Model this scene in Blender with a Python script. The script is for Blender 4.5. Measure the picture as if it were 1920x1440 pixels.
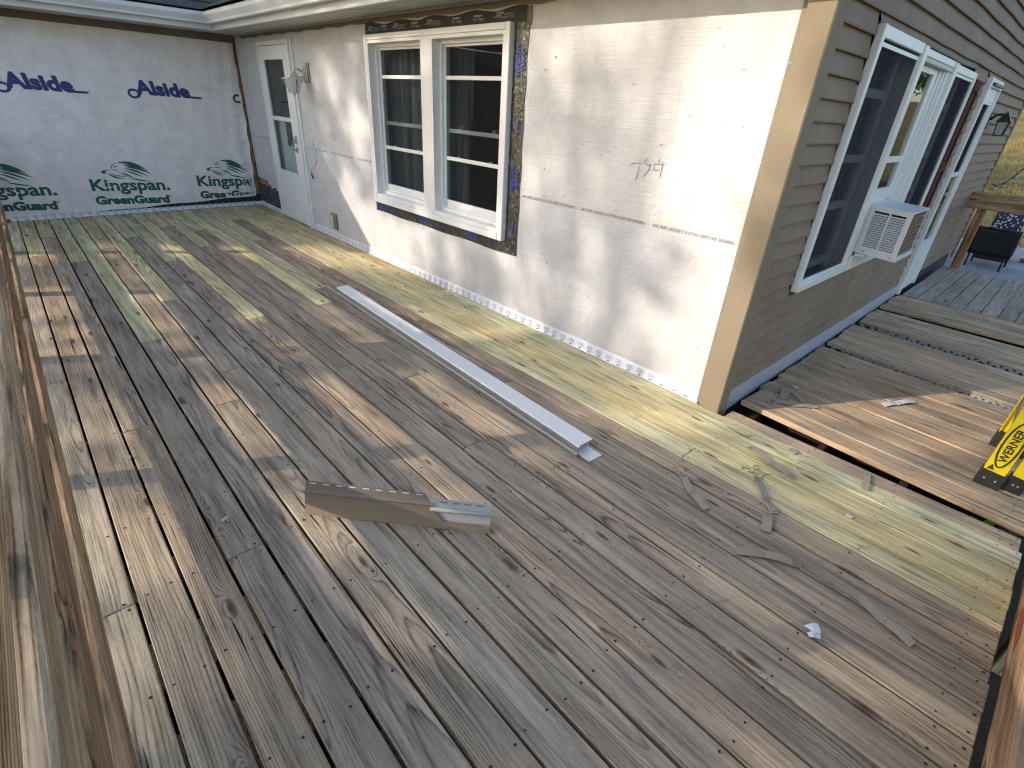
import bpy, math, random
from mathutils import Vector, Matrix, noise as mnoise

sc = bpy.context.scene
for o in list(bpy.data.objects):
    bpy.data.objects.remove(o)
R_ = math.radians

# ---------------------------------------------------------------- camera
cam = bpy.data.cameras.new('camera')
cam.sensor_width = 36.0
cam.lens = 946.822 / 1920 * 36.0
cam.clip_start = 0.02
cam.clip_end = 2000
camo = bpy.data.objects.new('camera', cam)
sc.collection.objects.link(camo)
RW = ((0.67362403, 0.73704366, 0.05474777),
      (0.3890003, -0.29059222, -0.87420531),
      (-0.62841821, 0.6101826, -0.4824601))
CAM = Vector((8.62575, -2.73575, 1.55))
mw = Matrix(((RW[0][0], -RW[1][0], -RW[2][0], CAM.x),
             (RW[0][1], -RW[1][1], -RW[2][1], CAM.y),
             (RW[0][2], -RW[1][2], -RW[2][2], CAM.z),
             (0, 0, 0, 1)))
camo.matrix_world = mw
sc.camera = camo

# ---------------------------------------------------------------- sky, sun, exposure
SUN_EL = R_(21.5)
HX, HY = 0.485, 0.8745                    # the way the light travels over the ground
w = bpy.data.worlds.new('World')
sc.world = w
w.use_nodes = True
nt = w.node_tree
sky = nt.nodes.new('ShaderNodeTexSky')
sky.sky_type = 'NISHITA'
sky.sun_disc = False
sky.sun_elevation = SUN_EL
sky.sun_rotation = math.atan2(-HX, -HY)
sky.air_density = 1.0
sky.dust_density = 2.0
sky.ozone_density = 1.0
bg = nt.nodes['Background']
bg.inputs['Strength'].default_value = 0.15
nt.links.new(sky.outputs['Color'], bg.inputs['Color'])
sl = bpy.data.lights.new('sun', 'SUN')
sl.energy = 2.15
sl.angle = R_(0.53)
sl.color = (1.0, 0.86, 0.69)
so = bpy.data.objects.new('sun', sl)
sc.collection.objects.link(so)
sdir = Vector((HX * math.cos(SUN_EL), HY * math.cos(SUN_EL), -math.sin(SUN_EL)))
so.rotation_euler = sdir.to_track_quat('-Z', 'Y').to_euler()
so.location = (-20, -35, 20)
vs = sc.view_settings
vs.view_transform = 'Standard'
vs.look = 'None'
vs.exposure = 1.24
vs.gamma = 1.0
vs.use_curve_mapping = False
sc.cycles.use_denoising = True
sc.cycles.pixel_filter_type = 'BLACKMAN_HARRIS'
sc.cycles.filter_width = 1.15
sc.cycles.max_bounces = 6
sc.cycles.diffuse_bounces = 3
sc.cycles.use_adaptive_sampling = True
sc.cycles.adaptive_threshold = 0.02
sc.cycles.transparent_max_bounces = 12
sc.cycles.caustics_reflective = False
sc.cycles.caustics_refractive = False

# ---------------------------------------------------------------- node helper
class NT:
    def __init__(self, name):
        self.m = bpy.data.materials.new(name)
        self.m.use_nodes = True
        self.t = self.m.node_tree
        self.n = self.t.nodes
        self.b = self.n['Principled BSDF']
        self.out = self.n['Material Output']
    def link(self, a, b):
        self.t.links.new(a, b)
    def put(self, sock, v):
        if isinstance(v, bpy.types.NodeSocket):
            self.link(v, sock)
        elif isinstance(v, (tuple, list)) and len(v) == 3 and sock.type == 'RGBA':
            sock.default_value = (*v, 1)
        else:
            sock.default_value = v
    def math(self, op, a, b=None, c=None):
        n = self.n.new('ShaderNodeMath'); n.operation = op
        self.put(n.inputs[0], a)
        if b is not None: self.put(n.inputs[1], b)
        if c is not None: self.put(n.inputs[2], c)
        return n.outputs[0]
    def add(self, a, b): return self.math('ADD', a, b)
    def mul(self, a, b): return self.math('MULTIPLY', a, b)
    def sub(self, a, b): return self.math('SUBTRACT', a, b)
    def comb(self, x, y, z):
        n = self.n.new('ShaderNodeCombineXYZ')
        self.put(n.inputs[0], x); self.put(n.inputs[1], y); self.put(n.inputs[2], z)
        return n.outputs[0]
    def sep(self, v):
        n = self.n.new('ShaderNodeSeparateXYZ'); self.link(v, n.inputs[0]); return n.outputs
    def noise(self, v, scale=1.0, detail=2.0, rough=0.5, out='Fac'):
        n = self.n.new('ShaderNodeTexNoise')
        self.put(n.inputs['Vector'], v); n.inputs['Scale'].default_value = scale
        n.inputs['Detail'].default_value = detail; n.inputs['Roughness'].default_value = rough
        return n.outputs[out]
    def voro(self, v, scale=1.0, feature='F1', dim='3D'):
        n = self.n.new('ShaderNodeTexVoronoi'); n.voronoi_dimensions = dim; n.feature = feature
        self.put(n.inputs['Vector'], v); n.inputs['Scale'].default_value = scale
        return n.outputs
    def ramp(self, f, stops, interp='LINEAR'):
        n = self.n.new('ShaderNodeValToRGB'); n.color_ramp.interpolation = interp
        el = n.color_ramp.elements
        while len(el) < len(stops): el.new(0.5)
        for e, (p, c) in zip(el, stops):
            e.position = p
            e.color = (*c, 1) if isinstance(c, (tuple, list)) else (c, c, c, 1)
        self.put(n.inputs[0], f)
        return n.outputs[0]
    def mix(self, f, a, b, mode='MIX'):
        n = self.n.new('ShaderNodeMix'); n.data_type = 'RGBA'; n.blend_type = mode
        self.put(n.inputs[0], f); self.put(n.inputs[6], a); self.put(n.inputs[7], b)
        return n.outputs[2]
    def sstep(self, v, lo, hi):
        n = self.n.new('ShaderNodeMapRange'); n.interpolation_type = 'SMOOTHSTEP'
        self.put(n.inputs[0], v); n.inputs[1].default_value = lo; n.inputs[2].default_value = hi
        return n.outputs[0]
    def coord(self, kind='Object'):
        return self.n.new('ShaderNodeTexCoord').outputs[kind]
    def pos(self):
        return self.n.new('ShaderNodeNewGeometry').outputs['Position']
    def oinfo(self):
        return self.n.new('ShaderNodeObjectInfo').outputs
    def bump(self, h, strength=0.5, dist=0.002):
        n = self.n.new('ShaderNodeBump'); n.inputs['Strength'].default_value = strength
        n.inputs['Distance'].default_value = dist; self.link(h, n.inputs['Height'])
        self.link(n.outputs[0], self.b.inputs['Normal'])
    def done(self, col=None, rough=0.6, metal=0.0, spec=0.5):
        if col is not None: self.put(self.b.inputs['Base Color'], col)
        self.put(self.b.inputs['Roughness'], rough)
        self.b.inputs['Metallic'].default_value = metal
        self.b.inputs['Specular IOR Level'].default_value = spec
        return self.m

def wood(name, light, dark, knot, stain=None, ring=1.0, freq=175.0, crack=0.5, rough=0.82, knots=0.5, blotch=0.25, sty=7.0):
    """Boards cut out of a ringed trunk: each board samples its own place in the trunk."""
    k = NT(name)
    oi = k.oinfo()
    rnd = oi['Random']
    r2 = k.math('FRACT', k.mul(rnd, 17.13))
    r3 = k.math('FRACT', k.mul(rnd, 91.71))
    r4 = k.math('FRACT', k.mul(rnd, 313.9))
    s = k.sep(k.coord('Object'))
    x = k.add(s[0], k.mul(rnd, 60.0)); y = s[1]; z = s[2]
    slow = k.noise(k.comb(k.mul(x, 0.55), k.mul(rnd, 9), 3.1), 1.0, 2.0)
    slow2 = k.noise(k.comb(k.mul(x, 0.8), k.mul(rnd, 9), 11.7), 1.0, 2.0)
    yc = k.add(k.mul(k.sub(r2, 0.5), 0.30), k.mul(k.sub(slow, 0.5), 0.055))
    zc = k.sub(k.mul(k.sub(slow2, 0.5), 0.07), k.add(0.04, k.mul(r3, 0.11)))
    dy = k.sub(y, yc); dz = k.sub(z, zc)
    r = k.math('SQRT', k.add(k.mul(dy, dy), k.mul(dz, dz)))
    # knots: rings swell and close round them
    v = k.voro(k.comb(k.mul(x, 1.5), k.add(k.mul(y, 6.0), k.mul(r4, 20)), 0.0), 1.0, 'F1', '2D')
    cellr = k.sep(v['Color'])
    sel = k.math('GREATER_THAN', cellr[0], 1.0 - knots)
    vd = k.math('MULTIPLY', v['Distance'], k.add(0.8, k.mul(cellr[1], 0.9)))
    g = k.mul(k.math('POWER', 2.718, k.mul(k.mul(vd, vd), -42.0)), sel)
    r = k.add(r, k.mul(g, 0.038))
    warp = k.noise(k.comb(k.mul(x, 2.2), k.mul(y, 22), k.mul(z, 22)), 1.0, 2.0)
    r = k.add(r, k.mul(k.sub(warp, 0.5), 0.006))
    f = k.mul(r, k.mul(freq, k.add(0.75, k.mul(r4, 0.6))))
    t = k.math('FRACT', f)
    saw = k.ramp(t, [(0.0, 0.2), (0.10, 0.0), (0.55, 0.12), (0.80, 0.75), (0.90, 1.0), (1.0, 0.2)])
    fib = k.noise(k.comb(k.mul(x, 5.0), k.mul(y, 240.0), k.mul(z, 240)), 1.0, 2.0, 0.6)
    fib2 = k.noise(k.comb(k.mul(x, 2.3), k.mul(y, 85.0), k.mul(z, 85)), 1.0, 4.0, 0.65)
    amt = k.noise(k.comb(k.mul(x, 0.9), k.mul(y, 9.0), 2.0), 1.0, 2.0)      # the grain comes and goes
    amt = k.sstep(amt, 0.25, 0.68)
    lf = k.mul(saw, k.mul(k.add(0.35, k.mul(amt, 0.65)), ring))
    lf = k.add(lf, k.mul(k.sub(fib, 0.5), 0.75))
    lf = k.add(lf, k.mul(k.sub(fib2, 0.5), 1.6))
    pore = k.noise(k.comb(k.mul(x, 45.0), k.mul(y, 210.0), k.mul(z, 210)), 1.0, 2.0, 0.6)
    lf = k.add(lf, k.mul(k.sub(pore, 0.5), 0.8))
    n = k.n.new('ShaderNodeClamp'); k.link(lf, n.inputs[0]); lf = n.outputs[0]
    col = k.mix(lf, light, dark)
    if stain is not None:
        st = k.noise(k.comb(k.mul(x, 0.8), k.mul(y, sty), k.mul(z, sty)), 1.0, 3.0)
        col = k.mix(k.sstep(st, 0.42, 0.66), col, k.mix(1.0, col, stain, 'MULTIPLY'))
    bl = k.noise(k.comb(k.mul(x, 1.3), k.mul(y, 6.0), k.mul(rnd, 77)), 1.0, 4.0, 0.6)
    col = k.mix(1.0, col, k.ramp(bl, [(0.25, 1.0 - blotch), (0.72, 1.0 + blotch * 0.35)]), 'MULTIPLY')
    st2 = k.noise(k.comb(k.mul(x, 2.4), k.mul(y, 34.0), k.add(k.mul(z, 34.0), k.mul(rnd, 5))), 1.0, 3.0, 0.6)
    col = k.mix(1.0, col, k.ramp(st2, [(0.30, 1.0 - blotch * 1.1), (0.5, 1.0), (0.70, 1.0 + blotch * 0.7)]), 'MULTIPLY')
    # checks
    ck = k.noise(k.comb(k.mul(x, 1.7), k.mul(y, 62.0), k.mul(rnd, 13)), 1.0, 1.5, 0.5)
    ckm = k.mul(k.sstep(ck, 0.70, 0.76), crack)
    col = k.mix(ckm, col, (dark[0] * 0.22, dark[1] * 0.2, dark[2] * 0.2))
    kn = k.mul(k.sstep(k.mul(vd, -1.0), -0.105, -0.045), sel)
    col = k.mix(k.mul(kn, 0.8), col, knot)
    kn2 = k.mul(k.sstep(k.mul(vd, -1.0), -0.035, -0.015), sel)
    col = k.mix(k.mul(kn2, 0.5), col, (knot[0] * .35, knot[1] * .3, knot[2] * .3))
    col = k.mix(1.0, col, oi['Color'], 'MULTIPLY')
    h = k.sub(k.sub(1.0, fib2), k.mul(ckm, 1.5))
    k.bump(h, 0.6, 0.0025)
    return k.done(col, rough, 0, 0.14)

M = {}
M['old'] = wood('weathered_deck_wood', (0.52, 0.425, 0.31), (0.11, 0.082, 0.060), (0.10, 0.062, 0.04), (0.86, 0.87, 0.90), ring=0.8, crack=1.0, knots=0.42, blotch=0.34)
M['new'] = wood('fresh_treated_pine', (0.74, 0.655, 0.41), (0.39, 0.305, 0.155), (0.17, 0.08, 0.035), (0.90, 0.93, 0.91), ring=1.1, crack=0.5, knots=0.6, blotch=0.34, rough=0.75)
M['lower'] = wood('worn_orange_deck_wood', (0.58, 0.42, 0.27), (0.15, 0.095, 0.06), (0.09, 0.05, 0.03), (0.86, 0.88, 0.92), ring=0.6, freq=95, crack=1.0, knots=0.3, blotch=0.35)
M['rail'] = wood('stained_railing_wood', (0.43, 0.315, 0.21), (0.115, 0.066, 0.04), (0.10, 0.03, 0.02), (1.35, 1.5, 1.55), ring=1.1, freq=110, crack=1.0, knots=0.5, blotch=0.5, sty=26.0)
M['grey'] = wood('grey_deck_wood', (0.40, 0.35, 0.285), (0.14, 0.118, 0.095), (0.10, 0.07, 0.05), None, ring=0.5, freq=90, crack=0.6, knots=0.3)

def plain(name, col, rough=0.5, metal=0.0, var=0.08, scale=6.0, spec=0.5, bump=0.0, bscale=200):
    k = NT(name)
    p = k.coord('Object')
    f = k.noise(p, scale, 4.0, 0.6)
    c = k.mix(1.0, col, k.ramp(f, [(0.25, 1.0 - var), (0.75, 1.0 + var)]), 'MULTIPLY')
    if bump > 0:
        k.bump(k.noise(p, bscale, 2.0), bump, 0.001)
    return k.done(c, k.add(rough - 0.06, k.mul(f, 0.12)), metal, spec)

def vinyl(name, col, dirt=0.25):
    k = NT(name)
    p = k.pos()
    s = k.sep(p)
    f = k.noise(p, 2.2, 4.0, 0.62)
    g = k.noise(k.comb(k.mul(s[0], 9), k.mul(s[1], 9), k.mul(s[2], 1.3)), 1.0, 3.0)
    c = k.mix(1.0, col, k.ramp(f, [(0.25, 1.0 - dirt), (0.7, 1.05)]), 'MULTIPLY')
    c = k.mix(k.mul(k.sstep(g, 0.55, 0.8), dirt), c, (col[0] * .55, col[1] * .5, col[2] * .45))
    k.bump(k.noise(k.comb(k.mul(s[0], 12), k.mul(s[1], 12), k.mul(s[2], 160)), 1.0, 2.0), 0.12, 0.001)
    return k.done(c, 0.65, 0, 0.15)

def wrapmat(name, base, lines, axis):
    """woven house wrap: weave, creases, fold lines, grime"""
    k = NT(name)
    p = k.pos(); s = k.sep(p)
    u = s[axis]; v = s[2]
    weave = k.add(k.math('SINE', k.mul(u, 1300.0)), k.math('SINE', k.mul(v, 1300.0)))
    cr = k.noise(k.comb(k.mul(u, 5.0), 0.0, k.mul(v, 5.0)), 1.0, 5.0, 0.62)
    cr2 = k.noise(k.comb(k.mul(u, 22.0), 4.0, k.mul(v, 16.0)), 1.0, 4.0, 0.6)
    stri = k.noise(k.comb(k.mul(u, 3.0), 7.0, k.mul(v, 110.0)), 1.0, 2.0)
    def line(coord, period, off, wid, seed):
        wob = k.mul(k.noise(k.comb(k.mul(u, 0.7), seed, k.mul(v, 0.7)), 1.0, 2.0), 0.12)
        t = k.math('PINGPONG', k.add(k.add(coord, off), wob), period / 2)
        m = k.sstep(k.mul(t, -1), -wid, -wid * 0.25)
        br = k.sstep(k.noise(k.comb(k.mul(u, 2.5), seed + 5, k.mul(v, 2.5)), 1.0, 2.0), 0.42, 0.62)
        return k.mul(m, br)
    l1 = line(u, 0.42, 0.13, 0.006, 1.0)
    l2 = line(v, 0.33, 0.07, 0.005, 9.0)
    l3 = line(u, 0.27, 0.05, 0.003, 17.0)
    c = k.mix(1.0, base, k.ramp(cr, [(0.25, 0.82), (0.7, 1.05)]), 'MULTIPLY')  # hollows of the creases toned darker, their shading put into the colour
    c = k.mix(k.mul(k.math('MAXIMUM', k.math('MAXIMUM', l1, l2), l3), lines), c, (0.40, 0.47, 0.56))
    gr = k.noise(k.comb(k.mul(u, 1.4), 31.0, k.mul(v, 1.1)), 1.0, 5.0, 0.65)
    c = k.mix(k.mul(k.sstep(gr, 0.52, 0.75), 0.28), c, (base[0] * .72, base[1] * .68, base[2] * .66))
    sp = k.voro(k.comb(k.mul(u, 3.2), 0.0, k.mul(v, 3.2)), 1.0)
    c = k.mix(k.mul(k.math('LESS_THAN', sp['Distance'], 0.018), 0.8), c, (0.10, 0.09, 0.09))
    def crease(sx, sz, seed):
        q = k.noise(k.comb(k.mul(u, sx), seed, k.mul(v, sz)), 1.0, 2.0)
        return k.math('POWER', k.sub(1.0, k.math('ABSOLUTE', k.math('MULTIPLY_ADD', q, 2.0, -1.0))), 14.0)
    ridge = k.add(k.add(crease(2.2, 3.4, 2.0), k.mul(crease(4.5, 2.0, 12.0), 0.8)), k.mul(crease(7.0, 9.0, 22.0), 0.35))
    h = k.add(k.add(k.mul(weave, 0.0), k.mul(cr, 0.8)), k.add(k.mul(cr2, 0.4), k.add(k.mul(stri, 0.3), k.mul(ridge, 0.10 if axis == 0 else 0.42))))
    k.bump(h, 1.0, 0.009)
    return k.done(c, 0.55, 0, 0.3)

M['wrap'] = wrapmat('white_woven_wrap', (0.57, 0.572, 0.592), 0.6, 0)
M['wrap2'] = wrapmat('grey_woven_wrap', (0.84, 0.79, 0.79), 0.4, 1)
M['siding'] = vinyl('tan_vinyl_siding', (0.27, 0.20, 0.14))
M['cornerpost'] = vinyl('tan_corner_vinyl', (0.25, 0.208, 0.15), 0.15)
M['scrap'] = vinyl('clay_vinyl', (0.34, 0.30, 0.235), 0.12)
M['offcut'] = vinyl('taupe_vinyl', (0.255, 0.215, 0.165), 0.12)
M['scrapback'] = vinyl('grey_vinyl_back', (0.50, 0.50, 0.48), 0.1)
M['white'] = plain('white_painted_trim', (0.74, 0.75, 0.74), 0.38, var=0.05, scale=3)
M['baseflash'] = plain('lilac_grey_base_flashing', (0.40, 0.40, 0.46), 0.35, var=0.15, scale=3)
M['whitemetal'] = plain('white_coated_aluminium', (0.78, 0.785, 0.77), 0.32, var=0.04, scale=2)
M['lipmetal'] = plain('olive_trim_lip', (0.33, 0.32, 0.27), 0.4)
M['edgegreen'] = plain('green_grey_trim_underlayer', (0.20, 0.235, 0.23), 0.45)  # dark green-grey of the trim's front lip
M['doorwhite'] = plain('cool_white_door_paint', (0.72, 0.74, 0.745), 0.4, var=0.07, scale=2)
M['gutter'] = plain('white_gutter_enamel', (0.66, 0.69, 0.71), 0.4, var=0.12, scale=2)
M['soffit'] = plain('cream_soffit_vinyl', (0.50, 0.50, 0.475), 0.5, var=0.1, scale=2)
M['brown'] = plain('taupe_trim_board', (0.17, 0.135, 0.11), 0.7, var=0.25, scale=3)
M['shingle'] = plain('charcoal_shingle', (0.045, 0.045, 0.052), 0.95, var=0.5, scale=40, bump=0.8)
M['blacktape'] = plain('black_flashing_tape', (0.012, 0.013, 0.017), 0.62, var=0.3, scale=8, bump=0.4, bscale=25)
M['printgrey'] = plain('grey_tape_print', (0.30, 0.31, 0.34), 0.5)
M['blueink'] = plain('blue_ink', (0.022, 0.035, 0.16), 0.55, var=0.15)
M['greenink'] = plain('green_ink', (0.012, 0.098, 0.078), 0.55, var=0.15)
M['violetink'] = plain('violet_blue_ink', (0.03, 0.05, 0.30), 0.5)
M['darkink'] = plain('dark_pencil_ink', (0.21, 0.21, 0.225), 0.7)
M['paleink'] = plain('pale_blue_print', (0.46, 0.50, 0.60), 0.6)
M['whitetape'] = plain('white_flashing_tape', (0.74, 0.77, 0.84), 0.3, var=0.08, scale=10, bump=0.3, bscale=14)
M['foam'] = plain('brown_spray_foam', (0.22, 0.11, 0.05), 0.9, var=0.4, scale=14, bump=1.0, bscale=40)
M['osb'] = plain('bare_sheathing', (0.34, 0.20, 0.11), 0.85, var=0.4, scale=20)
M['beigeblock'] = plain('beige_mount_block', (0.26, 0.22, 0.175), 0.6)
M['lampwhite'] = plain('aged_white_lamp_metal', (0.50, 0.49, 0.46), 0.45, var=0.18, scale=12)
M['darkmetal'] = plain('dark_bronze_metal', (0.035, 0.028, 0.025), 0.45, 0.4)
M['chrome'] = plain('dull_silver_metal', (0.42, 0.43, 0.44), 0.35, 0.9)
M['acbody'] = plain('white_ac_casing', (0.66, 0.68, 0.70), 0.42, var=0.07, scale=4)
M['blackhole'] = plain('dark_vent_inside', (0.025, 0.023, 0.022), 0.8)
M['fins'] = plain('dirty_condenser_fins', (0.26, 0.20, 0.145), 0.6, 0.5, var=0.5, scale=30)
M['shutter'] = plain('maroon_shutter', (0.085, 0.030, 0.024), 0.8, var=0.2, spec=0.1)
M['yellow'] = plain('yellow_fibreglass', (0.72, 0.56, 0.01), 0.4, var=0.06)
M['rubber'] = plain('black_rubber', (0.015, 0.015, 0.016), 0.6)
M['wicker'] = plain('black_wicker', (0.012, 0.012, 0.014), 0.6, bump=1.0, bscale=90)
M['redbrick'] = plain('red_brick', (0.22, 0.065, 0.05), 0.9, var=0.3, scale=20)
M['screw'] = plain('rusty_screw_steel', (0.035, 0.028, 0.024), 0.6, 0.3)
M['paper'] = plain('white_paper', (0.74, 0.76, 0.82), 0.7)
M['concrete'] = plain('grey_concrete', (0.30, 0.30, 0.30), 0.9, var=0.2, scale=5, bump=0.5)
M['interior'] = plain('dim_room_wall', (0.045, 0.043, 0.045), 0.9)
M['innerdoor'] = plain('inner_door_paint', (0.52, 0.53, 0.52), 0.5)
M['joist'] = wood('darkened_old_joist_wood', (0.06, 0.04, 0.03), (0.028, 0.018, 0.013), (0.02, 0.01, 0.008), None, ring=0.6, freq=80)  # old timber, coloured darker so the gaps between boards read black
M['lattice'] = plain('grey_lattice_plastic', (0.30, 0.31, 0.31), 0.6)
M['silver'] = None
k = NT('crinkled_foil_tape')
p = k.pos(); s = k.sep(p)
cr = k.noise(k.comb(k.mul(s[0], 40), k.mul(s[1], 40), k.mul(s[2], 40)), 1.0, 4.0, 0.65)
k.bump(cr, 0.9, 0.006)
M['silver'] = k.done(k.ramp(cr, [(0.35, (0.025, 0.03, 0.026)), (0.64, (0.10, 0.105, 0.10)), (0.76, (0.45, 0.45, 0.43))]), k.add(0.2, k.mul(cr, 0.3)), 0.6)

def glass(name, tint=(0.9, 0.95, 0.94)):
    k = NT(name)
    tr = k.n.new('ShaderNodeBsdfTransparent'); tr.inputs[0].default_value = (*tint, 1)
    gl = k.n.new('ShaderNodeBsdfGlossy'); gl.inputs['Roughness'].default_value = 0.015
    fr = k.n.new('ShaderNodeFresnel'); fr.inputs[0].default_value = 1.5
    f2 = k.math('MULTIPLY_ADD', fr.outputs[0], 1.0, 0.01)
    bf = k.n.new('ShaderNodeNewGeometry').outputs['Backfacing']
    f2 = k.mul(f2, k.sub(1.0, bf))
    mx = k.n.new('ShaderNodeMixShader')
    k.link(f2, mx.inputs[0]); k.link(tr.outputs[0], mx.inputs[1]); k.link(gl.outputs[0], mx.inputs[2])
    k.link(mx.outputs[0], k.out.inputs[0])
    return k.m
M['glass'] = glass('window_glass')
M['lampglass'] = glass('lamp_glass', (0.8, 0.82, 0.82))

def screen(name, cover=0.42, c=(0.05, 0.053, 0.066)):
    k = NT(name)
    tr = k.n.new('ShaderNodeBsdfTransparent')
    df = k.n.new('ShaderNodeBsdfDiffuse'); df.inputs[0].default_value = (*c, 1)
    mx = k.n.new('ShaderNodeMixShader'); mx.inputs[0].default_value = cover
    k.link(tr.outputs[0], mx.inputs[1]); k.link(df.outputs[0], mx.inputs[2])
    k.link(mx.outputs[0], k.out.inputs[0])
    return k.m
M['screen'] = screen('insect_screen')
M['screenthin'] = screen('fine_insect_screen', 0.22, (0.03, 0.032, 0.04))

def leafmat(name, c1, c2):
    k = NT(name)
    f = k.noise(k.pos(), 1.7, 3.0)
    c = k.mix(f, c1, c2)
    k.b.inputs['Base Color'].default_value = (*c1, 1)
    df = k.n.new('ShaderNodeBsdfDiffuse'); tl = k.n.new('ShaderNodeBsdfTranslucent')
    k.link(c, df.inputs[0]); k.link(c, tl.inputs[0])
    mx = k.n.new('ShaderNodeMixShader'); mx.inputs[0].default_value = 0.3
    k.link(df.outputs[0], mx.inputs[1]); k.link(tl.outputs[0], mx.inputs[2])
    k.link(mx.outputs[0], k.out.inputs[0])
    return k.m
M['leaf'] = leafmat('green_leaves', (0.045, 0.085, 0.02), (0.09, 0.12, 0.03))
M['leafdark'] = leafmat('dark_green_leaves', (0.03, 0.06, 0.018), (0.06, 0.09, 0.025))
M['leafbrown'] = leafmat('brown_brush_leaves', (0.16, 0.09, 0.04), (0.12, 0.11, 0.04))
M['bark'] = plain('grey_brown_bark', (0.11, 0.085, 0.065), 0.95, var=0.4, scale=14, bump=1.0, bscale=30)

k = NT('dry_lawn')
p = k.pos()
f1 = k.noise(p, 0.35, 5.0, 0.6); f2 = k.noise(p, 3.0, 5.0, 0.7); f3 = k.noise(p, 40.0, 3.0, 0.7)
c = k.ramp(f1, [(0.3, (0.10, 0.11, 0.035)), (0.48, (0.22, 0.185, 0.065)), (0.7, (0.34, 0.255, 0.11))])
c = k.mix(1.0, c, k.ramp(f2, [(0.3, 0.5), (0.7, 1.2)]), 'MULTIPLY')
c = k.mix(1.0, c, k.ramp(f3, [(0.3, 0.6), (0.7, 1.2)]), 'MULTIPLY')
s = k.sep(p)
pathd = k.math('ABSOLUTE', k.sub(k.add(s[0], k.mul(k.math('SINE', k.mul(s[1], 0.16)), 0.8)), k.sub(9.6, k.mul(s[1], 0.075))))
c = k.mix(k.sstep(k.mul(k.add(pathd, k.mul(f2, 0.5)), -1), -1.1, -0.5), c, (0.40, 0.27, 0.15))
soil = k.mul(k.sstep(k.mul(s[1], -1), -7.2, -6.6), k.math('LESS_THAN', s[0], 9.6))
c = k.mix(k.mul(soil, k.sstep(k.mul(s[1], 1), -3.4, -3.0)), c, k.mix(f2, (0.03, 0.023, 0.017), (0.055, 0.043, 0.03)))  # bare soil below the decks, with under-deck gloom put into its colour
k.bump(f3, 0.8, 0.03)
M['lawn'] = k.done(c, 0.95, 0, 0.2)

# ---------------------------------------------------------------- scene helpers
COL = sc.collection
WLOC = {}
def reg(o, parent, origin):
    origin = Vector(origin)
    COL.objects.link(o)
    if parent is not None:
        o.parent = parent
        o.location = origin - WLOC[parent.name]
    else:
        o.location = origin
    WLOC[o.name] = origin
    return o
def tag(o, label=None, cat=None, group=None, kind=None):
    if label: o['label'] = label
    if cat: o['category'] = cat
    if group: o['group'] = group
    if kind: o['kind'] = kind
    return o
def empty(name, loc, label=None, cat=None, group=None, kind=None, parent=None):
    o = bpy.data.objects.new(name, None)
    o.empty_display_size = 0.1
    reg(o, parent, loc)
    return tag(o, label, cat, group, kind)

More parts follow.
